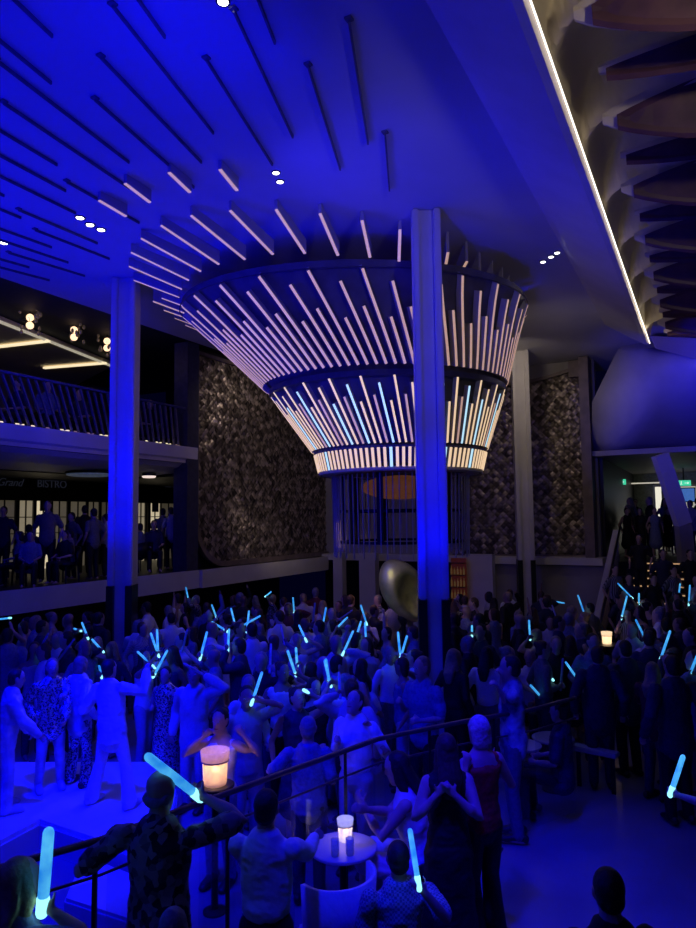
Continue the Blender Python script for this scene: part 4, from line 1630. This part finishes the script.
    if features:
        for q in (-1, 1):
            bm = B(); ellipsoid(bm, (hm @ Vector((q * .030, .083, .010))) * s, (.013, .009, .008), hm.to_3x3().to_4x4(), 8, 6)
            e = obj('eye', bm, m_eye, t, True)
            bm = B(); ellipsoid(bm, (hm @ Vector((q * .030, .091, .010))) * s, (.005, .004, .006), hm.to_3x3().to_4x4(), 8, 6)
            obj('iris', bm, m_black, e, True)
        bm = B(); tube(bm, [(hm @ Vector((-.022, .082, -.055))) * s, (hm @ Vector((0, .088, -.057))) * s, (hm @ Vector((.022, .082, -.055))) * s], [.004, .007, .004], 6, Vector((0, 0, 1)))
        obj('mouth', bm, m_lip, t, True)
    # palm centres in world space
    pal = [MW @ ((a[2] + a[3] * .07) * s) for a in arms]
    return t, pal


OCC = []          # occupied floor positions (x, y, r)


def free(x, y, r=.27):
    return all((x - a) ** 2 + (y - b) ** 2 > (r + c) ** 2 for a, b, c in OCC)


def place(px, ytop, d, z0=0.0, face=0, **kw):
    """stand a figure so that its crown falls at pixel (px, ytop) at camera depth d"""
    crown = P(px, ytop, d)
    H = crown.z - z0
    lean = kw.get('lean', 0)
    if kw.get('seated'):
        H = (crown.z - z0) / (1.32 / 1.74)
    elif lean:
        H = H / (.53 + .47 * math.cos(R(lean)))
    H = min(max(H, 1.5), 1.92)
    rz = YAW + R(face)
    # lean moves the crown forward of the feet
    fw = Vector((-math.sin(rz), math.cos(rz), 0))
    root = Vector((crown.x, crown.y, z0)) - fw * (math.sin(R(lean)) * .8)
    for k in ('lh', 'rh'):
        if isinstance(kw.get(k), tuple):
            kw[k] = P(*kw[k])
    OCC.append((root.x, root.y, .24))
    return person(root, rz, H=H, **kw)


def glow_stick(a, b, label, lit=True, r=.02, group='glow sticks waved by the guests'):
    """foam stick from grip a to tip b"""
    a, b = Vector(a), Vector(b)
    t = thing('glow_stick', label, 'glow stick', a, 0, group)
    v = b - a
    u = v.normalized()
    bm = B(); tube(bm, [Vector((0, 0, 0)), v * .5, v], [r * .92, r, r * .95], 10)
    obj('foam_tube', bm, m_glow if lit else m_dimfoam, t, True)
    bm = B(); tube(bm, [-u * .02, u * .05], [r * 1.08, r * 1.08], 10)
    obj('grip_cap', bm, m_glowtip if lit else m_dimfoam, t, True)
    return t


for (x, y, r) in ((-3.8, 10, .35), (-10, 10, .35), (-4.65, 19.9, .4), (G(.95, 12.6, 0).x, G(.95, 12.6, 0).y, .4)):
    OCC.append((x, y, r))
OCC.append((tp.x, tp.y, .35)); OCC.append((tp2.x, tp2.y, .4))
for q in ((520, 744, .62), (553, 737, .64), (595, 748, .5), (607, 644, 1.12)):
    p = PA(q[0], q[1], 2, q[2]); OCC.append((p.x, p.y, .3))

EXPL = []
VN = .0115
# ---- foreground guests
_, pl = place(160, 769, 4.25, face=-8, top='floral', topk='shirt', bot='black', hair='fringe', hcol='grey', lh=(101, 842, 4.45), rh=(208, 787, 4.4), elbow=(.7, -.3, -.5), vox=VN, wide=1.12, gripR=.6,
      look=(-10, 0), label='bald man in dark floral short-sleeved shirt, seen from behind, holding the railing')
hp1 = pl[1]
glow_stick(hp1 + (P(207, 785, 4.9) - P(203, 781, 4.9)), hp1 + (P(175, 760, 4.75) - P(207, 785, 4.9)) * 1.25, "glow stick in the raised hand of the bald floral-shirted man", r=.028)
place(266, 789, 4.45, face=-12, top='white', topk='top', bot='black', hair='short', hcol='dark', rh=(316, 838, 4.9), lh=(262, 862, 4.9), vox=VN, wide=1.08,
      label='dark-haired person in white shirt and black trousers, back turned, left of the drinks table')
_, pl = place(18, 856, 3.55, face=-35, top='blue', topk='shirt', bot='navy', hair='long', hcol='blonde', rh=(62, 900, 3.55), vox=VN, gripR=.6, look=(0, 10),
      label='long-haired blonde woman in the bottom left corner, gripping a thick glow stick')
h = pl[1]
glow_stick(h + Vector((0, 0, -.02)), h + (P(68, 828, 3.6) - P(62, 898, 3.6)), 'thick bright glow stick held upright at the bottom left', r=.030)
ctr, pl = place(398, 841, 4.7, face=8, top='check', topk='shirt', bot='navy', hair='short', hcol='brown', seated=True, vox=VN, wide=1.28, rh=(424, 893, 4.35), gripR=.5,
      elbow=(.5, -.6, -.6), label='broad seated man in checked shirt, back turned, at the drinks table')
chair(ctr.location, ctr.rotation_euler.z, 'dark chair under the seated checked-shirt man', m_dark)
h = pl[1]
glow_stick(h, h + (P(422, 850, 4.4) - P(431, 906, 4.3)), 'glow stick lowered beside the seated checked-shirt man', r=.018)
q = G(-.12, 5.2, 0); OCC.append((q.x, q.y, .35))
chair((q.x, q.y, 0), YAW + R(35), 'pale high tub chair left of the checked-shirt man', CL['white'], True).scale = (.85, .85, 1.15)
wd, _ = place(398, 748, 5.95, face=78, top='white', topk='dress', bot='pale', hair='long', hcol='dark', lean=14, seated=True, lh=(356, 806, 5.9), rh=(362, 812, 5.6), vox=VN,
              label='dark long-haired woman in white dress sitting sideways beside the drinks table')
chair(wd.location, wd.rotation_euler.z, 'dark chair under the long-haired woman in white dress', m_dark)
place(446, 733, 5.45, face=6, top='black', topk='gown', bot='black', hair='long', hcol='brown', lh=(440, 800, 5.2), rh=(452, 800, 5.2), vox=VN,
      label='long-haired woman in long black dress, back turned, left of the red-topped woman')
place(479, 715, 5.75, face=25, top='red', topk='tank', bot='black', botk='flares', hair='bob', hcol='ash', lh=(466, 772, 5.5), rh=(492, 760, 6.1), vox=VN,
      label='short-haired blonde woman in red sleeveless top and wide black trousers')
ph, pl = place(511, 654, 7.55, face=75, top='batik', topk='shirt', bot='grey', hair='short', hcol='dark', rh=(497, 690, 7.3), lh=(499, 676, 7.6), vox=VN,
      label='man in bold patterned shirt standing sideways, left of the low round tables')
# ---- stage performers (stage top .3)
place(18, 684, 7.75, .3, face=-60, top='satin', topk='jacket', bot='satin', botk='flares', hair='short', hcol='dark', rh=(44, 742, 7.6), lh=(30, 735, 7.9), vox=VN, stance=.18, lean=8,
      label='leftmost stage performer in shiny silver suit, turned right')
place(52, 668, 8.3, .3, face=-150, top='sequin', topk='jacket', bot='satin', hair='bob', hcol='blonde', rh=(34, 722, 8.1), lh=(66, 722, 8.0), vox=VN,
      label='stage performer in glittering sequined jacket, second from left', stance=.14, features=True)
place(80, 676, 8.4, .3, face=-30, top='satin', topk='jacket', bot='sequin', botk='flares', hair='bob', hcol='blonde', rh=(96, 720, 8.2), lh=(62, 700, 8.2), vox=VN,
      label='stage performer in pale glittering outfit, just left of the white-suited one', stance=.16)
ws, pl = place(113, 659, 7.8, .3, face=-20, top='white', topk='jacket', bot='white', botk='flares', hair='short', hcol='dark', rh=(151, 669, 7.9), lh=(93, 700, 8.0), vox=VN, stance=.27, sidelean=-5,
      label='white-suited stage performer, back turned, legs apart, right arm raised')
# ---- guests in the middle
place(166, 672, 9.2, face=170, top='sequin', topk='gown', bot='navy', hair='short', hcol='dark', vox=VN, rh=(152, 712, 9.0), lh=(180, 700, 9.0), label='guest in dark sequined gown right of the stage performers')
place(221, 708, 6.7, face=160, top='white', topk='tank', bot='blue', hair='bun', hcol='dark', lh=(247, 733, 6.5), rh=(200, 735, 6.6), vox=VN, features=True,
      label='dark-haired woman in white tank top facing the camera, behind the brightest lantern')
place(355, 689, 6.9, face=150, top='white', topk='top', bot='pale', hair='short', hcol='brown', vox=VN, features=True, look=(0, 25), lh=(374, 735, 6.7), rh=(338, 748, 6.7),
      label='guest in white shirt and pale trousers facing the camera, above the drinks table')
place(308, 716, 6.4, face=-5, top='blue', topk='shirt', bot='navy', hair='short', hcol='grey', vox=VN, lh=(290, 765, 6.35), rh=(324, 760, 6.4), wide=1.05,
      label='grey-haired guest in mid-blue shirt, back turned, left of the white-shirted guest facing the camera')
# ---- right side
place(597, 646, 8.9, face=-15, top='navy', topk='jacket', bot='navy', hair='short', hcol='brown', vox=.013, wide=1.1,
      label='broad man in dark suit, left one of the pair right of the patterned-shirt man')
place(625, 640, 9.3, face=10, top='navy', topk='jacket', bot='black', hair='short', hcol='dark', vox=.013, wide=1.1,
      label='man in dark suit, right one of the pair near the small lantern')
place(672, 655, 7.9, face=5, top='navy', topk='jacket', bot='black', hair='short', hcol='dark', vox=VN, wide=1.25,
      label='large man in dark jacket with pale collar near the right edge, back turned')
ed, pl = place(704, 722, 6.0, face=40, top='white', topk='shirt', bot='navy', hair='short', hcol='grey', vox=VN, wide=1.2, lean=18, lh=(674, 800, 5.8), gripL=.5,
      label='guest in white shirt cut off by the right edge, holding a glow stick')
h = pl[0]
glow_stick(h, h + (P(686, 764, 5.8) - P(674, 800, 5.8)), 'bright glow stick at the right edge, held by the white-shirted guest', r=.022)
sp, pl = place(530, 648, 10.6, face=150, top='white', topk='shirt', bot='navy', hair='bald', seated=True, vox=.013, features=True,
      label='seated bald man in pale shirt, right of the patterned-shirt man')
chair(sp.location, sp.rotation_euler.z, 'dark chair under the seated bald man in pale shirt', m_dark)
place(608, 868, 3.5, face=0, top='black', topk='shirt', bot='black', hair='short', hcol='dark', vox=VN, wide=1.1,
      label='dark silhouetted guest at the bottom edge, right of centre')
place(173, 911, 3.45, face=10, top='pale', topk='shirt', bot='navy', hair='short', hcol='grey', vox=VN,
      label='grey-haired head just showing at the bottom edge below the floral-shirted man')
place(560, 700, 7.9, face=60, top='navy', topk='shirt', bot='black', hair='short', hcol='dark', vox=.013, seated=True,
      label='dark-clothed guest sitting low behind the pair of round tables')

# ---- crowd holding glow sticks: (grip x, grip y, tip x, tip y, lit)
STICKS = [(42, 667, 41, 653, 1), (47, 676, 46, 654, 0), (56, 666, 74, 642, 0), (87, 635, 82, 622, 1), (80, 629, 74, 627, 1), (102, 649, 92, 638, 1), (101, 679, 98, 664, 1),
          (158, 653, 151, 633, 1), (158, 651, 157, 629, 1), (155, 677, 167, 654, 1), (152, 666, 138, 653, 1), (9, 618, 0, 619, 1), (39, 650, 48, 633, 0),
          (188, 597, 186, 587, 1), (216, 615, 212, 604, 1), (216, 618, 225, 609, 0), (235, 623, 231, 607, 1), (247, 631, 249, 613, 1), (240, 628, 260, 617, 1),
          (225, 632, 212, 624, 1), (228, 650, 229, 631, 1), (201, 654, 207, 631, 1), (183, 649, 187, 631, 0), (266, 595, 271, 591, 1), (294, 609, 293, 596, 1),
          (313, 626, 315, 605, 0), (323, 623, 326, 607, 1), (305, 637, 299, 624, 1), (284, 640, 281, 624, 0), (297, 663, 296, 648, 1), (295, 672, 288, 651, 1),
          (270, 666, 271, 642, 0), (253, 697, 262, 670, 1), (308, 691, 330, 703, 1), (329, 680, 326, 660, 1), (203, 672, 185, 662, 0), (366, 622, 361, 606, 1),
          (366, 640, 365, 622, 1), (344, 648, 353, 628, 1), (337, 627, 347, 617, 1), (356, 638, 361, 622, 1), (400, 653, 398, 631, 1), (401, 655, 407, 635, 1),
          (339, 618, 352, 609, 0), (330, 681, 325, 660, 1), (340, 689, 339, 668, 0), (547, 598, 564, 601, 1), (584, 611, 578, 594, 1), (472, 637, 472, 628, 1),
          (530, 636, 529, 620, 1), (558, 621, 552, 604, 0), (631, 598, 618, 585, 1), (622, 618, 627, 598, 1), (639, 604, 639, 595, 1), (678, 600, 680, 583, 1),
          (689, 605, 690, 588, 1), (644, 635, 636, 619, 1), (661, 657, 670, 631, 1), (690, 672, 697, 655, 1), (662, 694, 651, 674, 1), (585, 692, 566, 665, 1),
          (561, 690, 563, 663, 0), (551, 680, 544, 674, 1), (540, 697, 531, 687, 1)]
TONE = {'white': 'white', 'pale': 'pale grey', 'blue': 'mid-blue', 'navy': 'dark navy', 'black': 'black', 'grey': 'grey', 'maroon': 'dark red', 'check': 'checked', 'stripe': 'striped',
        'batik': 'boldly patterned', 'sequin': 'glittering'}
HW = {'short': 'short', 'long': 'long', 'bun': 'bunned', 'bob': 'bobbed', 'bald': 'no'}
for a_, b_ in zip(rp, rp[1:]):
    for k_ in range(4):
        w_ = a_.lerp(b_, k_ / 4); OCC.append((w_.x, w_.y, .06))
crowd = []
cr = random.Random(21)
specs = []
for (gx, gy, tx, ty, lit) in STICKS:
    L = math.hypot(gx - tx, gy - ty)
    d = 1270 / (gy - 519)
    d = min(max(d, 7.2), 16.0)
    if gx < 110:
        d = max(d, 10.2)
        d = min(d, 12.5)
    elif gx < 200 and gy > 640:
        d = max(d, 9.7)
    if 530 < gx < 600 and gy > 660:
        d = 9.5
    if gx > 640 and gy > 680:
        d = 8.7
    if gx > 600:
        d = min(d, 15.2)
    specs.append((d, gx, gy, tx, ty, lit))
for (d, gx, gy, tx, ty, lit) in specs:
    g = P(gx, gy, d)
    L = math.hypot(gx - tx, gy - ty) / F * d
    tipd = d + cr.uniform(-.1, .1)
    b = P(tx, ty, tipd)
    v = b - g
    # true length near .38 m: tilt the stick along the line of sight
    if v.length < .36:
        ex_ = math.sqrt(.36 ** 2 - v.length ** 2)
        ddir = (g - CM.translation).normalized()
        v = v + ddir * ex_ * cr.choice((-1, 1)) * .8
    if v.length > .52:
        v = v.normalized() * .52
    # find a free spot below
    best = None
    for tr in range(160):
        lat = cr.uniform(-.42, .42)
        dep = cr.uniform(-.3, .75)
        q = g + RT * lat + FW * dep
        if not free(q.x, q.y, .22) or q.x < -11.7:
            continue
        c = abs(abs(lat) - .2) + abs(dep - .12) * .5
        if best is None or c < best[0]:
            best = (c, q, lat)
    if best is None:
        q = g + RT * .2 + FW * .2
        best = (0, q, .2)
        if not free(q.x, q.y, .12):
            q = g - RT * .2 + FW * .3
            best = (0, q, -.2)
    c, q, lat = best
    OCC.append((q.x, q.y, .23))
    crowd.append(dict(x=q.x, y=q.y, grip=g, v=v, lit=lit, d=d, lat=lat))

# ---- crowd without sticks fills the floor
cand = []
for d10 in range(72, 172, 5):
    d = d10 / 10
    x = -.56 * d
    while x < .56 * d:
        cand.append((d + cr.uniform(-.2, .2), x + cr.uniform(-.16, .16)))
        x += .66
cr.shuffle(cand)
poly_stage = [(-14, 0)]
for d, x in cand:
    q = G(x, d, 0)
    u, v, _ = proj(q + Vector((0, 0, 1.65)))
    if not (-15 < u < 712) or q.x < -11.6 or q.y > 20.2 or q.x > 2.2:
        continue
    if u < 195 and d < 9.7:      # the stage
        continue
    if u < 120 and d < 10.2:
        continue
    if 430 < u < 570 and d < 8.6:
        continue
    if 500 < u < 575 and d < 9.4:
        continue
    if u > 570 and d < 8.6:
        continue
    if q.y > 16.6 and q.x > -2.7:
        continue
    if 186 < u < 260 and d < 8.0:
        continue
    if not free(q.x, q.y, .24):
        continue
    if cr.random() < (.10 if d < 12 else .32):
        continue
    OCC.append((q.x, q.y, .25))
    crowd.append(dict(x=q.x, y=q.y, grip=None, v=None, lit=0, d=d, lat=0))
# rows by depth, order from the left
edges = [0, 8.6, 9.6, 10.6, 11.8, 13.2, 14.8, 40]
names_rows = ['nearest', 'second', 'third', 'fourth', 'fifth', 'sixth', 'rearmost']
for c in crowd:
    dd = (Vector((c['x'], c['y'], 0))).dot(FW)
    c['dd'] = dd
    c['row'] = next(i for i in range(7) if edges[i] <= dd < edges[i + 1])
    c['u'] = proj((c['x'], c['y'], 1.6))[0]
for r in range(7):
    row = sorted([c for c in crowd if c['row'] == r], key=lambda c: c['u'])
    for i, c in enumerate(row):
        c['i'] = i + 1
TOPS = ['white', 'pale', 'blue', 'navy', 'black', 'grey', 'check', 'stripe', 'maroon', 'batik', 'sequin']
WTS = [3, 4, 4, 5, 5, 3, 1, 1, 1, 1, 1]
for c in sorted(crowd, key=lambda c: c['dd']):
    wl = list(WTS)
    if 180 < c['u'] < 420 and c['dd'] < 12:
        wl[0] += 5; wl[1] += 5; wl[2] += 3
    if c['u'] > 450:
        wl[3] += 8; wl[4] += 10
    if c['u'] < 130:
        wl[3] += 6; wl[4] += 6
    col = cr.choices(TOPS, wl)[0]
    fem = cr.random() < .5
    tk = cr.choice(['tank', 'dress', 'top', 'shirt']) if fem else cr.choice(['shirt', 'shirt', 'top', 'jacket'])
    if col in ('check', 'stripe') and tk in ('tank', 'dress'):
        tk = 'shirt'
    hr = cr.choice(['long', 'bob', 'bun', 'long']) if fem else cr.choice(['short'] * 9 + ['bald'])
    hc = cr.choice(['dark', 'dark', 'brown', 'brown', 'blonde', 'grey'])
    H = cr.uniform(1.6, 1.72) if fem else cr.uniform(1.68, 1.82)
    fa = cr.gauss(20, 70)
    if c['u'] < 420 and cr.random() < .5:
        fa = cr.gauss(110, 40)
    rz = YAW + R(fa)
    vox = .017 if c['dd'] < 9.2 else .022 if c['dd'] < 12 else .030
    root = Vector((c['x'], c['y'], 0))
    lh = rh = None
    act = 'arms lowered'
    if c['grip'] is not None:
        MI = (Matrix.Translation(root) @ Matrix.Rotation(rz, 4, 'Z')).inverted()
        lg = MI @ c['grip']
        # turn so that the held hand lies in front or aside, never behind
        if lg.y < -.02:
            rz += PI * (.6 if lg.x > 0 else -.6) * -1
            lg = (Matrix.Translation(root) @ Matrix.Rotation(rz, 4, 'Z')).inverted() @ c['grip']
            if lg.y < -.05:
                rz += PI
                lg = (Matrix.Translation(root) @ Matrix.Rotation(rz, 4, 'Z')).inverted() @ c['grip']
        if lg.x < 0:
            lh = c['grip']
        else:
            rh = c['grip']
        act = '%s stick raised' % ('glow' if c['lit'] else 'foam')
    elif cr.random() < .35:
        o1 = Vector((-math.sin(rz), math.cos(rz), 0)); s1 = Vector((math.cos(rz), math.sin(rz), 0))
        lh = root + o1 * .28 - s1 * .14 + Vector((0, 0, cr.uniform(1.1, 1.35)))
        rh = root + o1 * .28 + s1 * .12 + Vector((0, 0, cr.uniform(1.1, 1.35)))
        act = 'both hands raised'
    elif cr.random() < .25:
        s1 = Vector((math.cos(rz), math.sin(rz), 0))
        rh = root + s1 * .30 + Vector((0, 0, cr.uniform(1.75, 1.95)))
        act = 'one arm raised'
    gar = {'tank': 'sleeveless top', 'dress': 'dress', 'top': 'blouse', 'shirt': 'shirt', 'jacket': 'jacket'}[tk]
    lab = 'guest in %s %s, %s, %s from left, %s crowd row' % (TONE[col], gar, act, ordw(c['i']), names_rows[c['row']])
    t, pl = person(root, rz, H=H, top=col, topk=tk, bot=cr.choice(['black', 'navy', 'navy', 'grey', 'pale']), hair=hr, hcol=hc, lh=lh, rh=rh, vox=vox,
                   look=(cr.uniform(-30, 30), cr.uniform(-5, 12)), skin=cr.choices([0, 1, 2], [6, 3, 1])[0], label=lab[0].upper() + lab[1:], group='party guests crowding the dance floor',
                   fingers=c['dd'] < 12.5, shoes=c['dd'] < 9.5, wide=cr.uniform(.96, 1.12), gripL=.6, gripR=.6, features=c['dd'] < 10 and abs(((fa + 180) % 360) - 180) > 80)
    if c['grip'] is not None:
        hpos = pl[0] if lh is not None else pl[1]
        dl = c['grip'] - hpos
        dl.z = 0
        if dl.length > .45:
            dl *= .45 / dl.length
        t.location += dl
        hpos = hpos + dl
        sl = 'lit blue glow stick' if c['lit'] else 'unlit dim foam stick'
        glow_stick(hpos - c['v'].normalized() * .04, hpos + c['v'], '%s held by the guest %s from left in the %s crowd row' % (sl, ordw(c['i']), names_rows[c['row']]), bool(c['lit']), .016)

# ---- people on the right landing, on the stairs and on the left decks
land = [(598, 497, 23.5), (606, 505, 22.6), (617, 501, 24.5), (626, 508, 22.3), (633, 499, 24.6), (649, 490, 22.4), (664, 498, 24.8), (676, 512, 22.6), (690, 500, 23.4), (697, 494, 25),
        (640, 516, 22.2), (612, 520, 22.0), (655, 524, 22.0), (702, 512, 22.4), (668, 518, 23.2)]
for i, (px, py, d) in enumerate(sorted(land)):
    q = P(px, py, d); fa = cr.gauss(180, 60)
    H = q.z - 2.1
    col = cr.choice(['navy', 'black', 'grey', 'pale', 'blue', 'black'])
    tk = cr.choice(['shirt', 'top', 'jacket', 'dress'])
    gar = {'dress': 'dress', 'top': 'long-sleeved top', 'shirt': 'shirt', 'jacket': 'jacket'}[tk]
    if q.x < -2.3:
        q.x = -2.3
    person(Vector((q.x, q.y, 2.1)), YAW + R(fa), H=min(max(H, 1.55), 1.9), top=col, topk=tk, bot=cr.choice(['black', 'navy']), hair=cr.choice(['short', 'short', 'bob', 'long']),
           hcol=cr.choice(['dark', 'brown', 'grey']), vox=.028, fingers=False, shoes=False, group='onlookers on the right landing',
           label='onlooker in %s %s on the right landing, %s from the left there' % (TONE[col], gar, ordw(i + 1)))
on = [(612, 540, 2), (628, 556, 1), (640, 536, 6), (663, 545, 4), (672, 562, 2), (690, 548, 4), (696, 570, 1), (652, 566, 1)]
for i, (px, py, stp) in enumerate(sorted(on)):
    y = 17.1 + stp * .375 + .22
    zz = (stp + 1) * .175
    H = 1.7
    # stand on that step at the pixel column
    o_, v_ = ray(px, 560)
    k = (y - o_.y) / v_.y
    x = min(max(o_.x + v_.x * k, -2.1), 2.3)
    col = cr.choice(['navy', 'black', 'pale', 'stripe', 'blue'])
    person(Vector((x, y, zz)), YAW + R(cr.gauss(160, 40)), H=H, top=col, topk='shirt', bot='black', hair=cr.choice(['short', 'bob']), hcol='dark', vox=.026, fingers=False, shoes=False,
           stance=.09, group='onlookers on the staircase', label='onlooker in %s shirt on the staircase, %s from the left there' % (TONE[col], ordw(i + 1)))
CH = []
bist = [(4, 506, 16.2, 180), (29, 524, 16.6, 20), (48, 500, 15.4, 190), (47, 532, 14.2, 200), (72, 512, 16.2, 150), (85, 505, 17.5, 30), (94, 508, 16.0, 60), (106, 514, 16.6, 90),
        (140, 523, 18.2, 60), (154, 520, 18.4, 200), (163, 508, 19.4, 0), (171, 507, 19.2, 40), (20, 540, 14.6, 100), (92, 545, 15.0, 120), (65, 540, 15.2, 160)]
for i, (px, py, d, fa) in enumerate(sorted(bist)):
    q = P(px, py, d)
    seated = q.z - 2.1 < 1.45
    H = (q.z - 2.1) / (1.32 / 1.74 if seated else 1)
    col = cr.choice(['navy', 'black', 'blue', 'pale', 'grey'])
    q.x = min(q.x, -12.45); 
    rt = Vector((q.x, q.y, 2.1))
    lab = 'bistro guest in %s shirt on the lower left deck, %s from the left there' % (TONE[col], ordw(i + 1))
    tt, _ = person(rt, YAW + R(fa), H=min(max(H, 1.5), 1.9), top=col, topk='shirt', bot='black', hair=cr.choice(['short', 'short', 'bob']), hcol='dark', vox=.026, fingers=False, shoes=False,
                   seated=seated, group='guests on the lower left deck', label=lab)
    if seated and all((rt - c_).length > .75 for c_ in CH):
        CH.append(rt)
        chair(rt, YAW + R(fa), 'dark chair under the bistro guest %s from left on the lower left deck' % ordw(i + 1), m_dark)
dk2 = [(18, 366, 16.2), (48, 372, 16.4), (80, 378, 17.5), (150, 392, 19.0)]
for i, (px, py, d) in enumerate(dk2):
    q = P(px, py, d)
    q.x = min(q.x, -12.5)
    col = ('navy', 'blue', 'navy', 'black')[i]
    person(Vector((q.x, q.y, 5.3)), YAW + R(cr.gauss(180, 40)), H=min(max((q.z - 5.3) / (1.32 / 1.74), 1.55), 1.85), top=col, topk='shirt', bot='black', hair='short', hcol='dark', vox=.028, seated=True,
           fingers=False, shoes=False, group='diners on the upper left deck', label='seated diner in %s shirt behind the leaning slats, %s from left' % (TONE[col], ordw(i + 1)))
    chair((q.x, q.y, 5.3), YAW + R(180), 'dark dining chair on the upper left deck, %s from left' % ordw(i + 1), m_dark)
bpy.data.scenes.remove(WS)
bpy.context.view_layer.update()
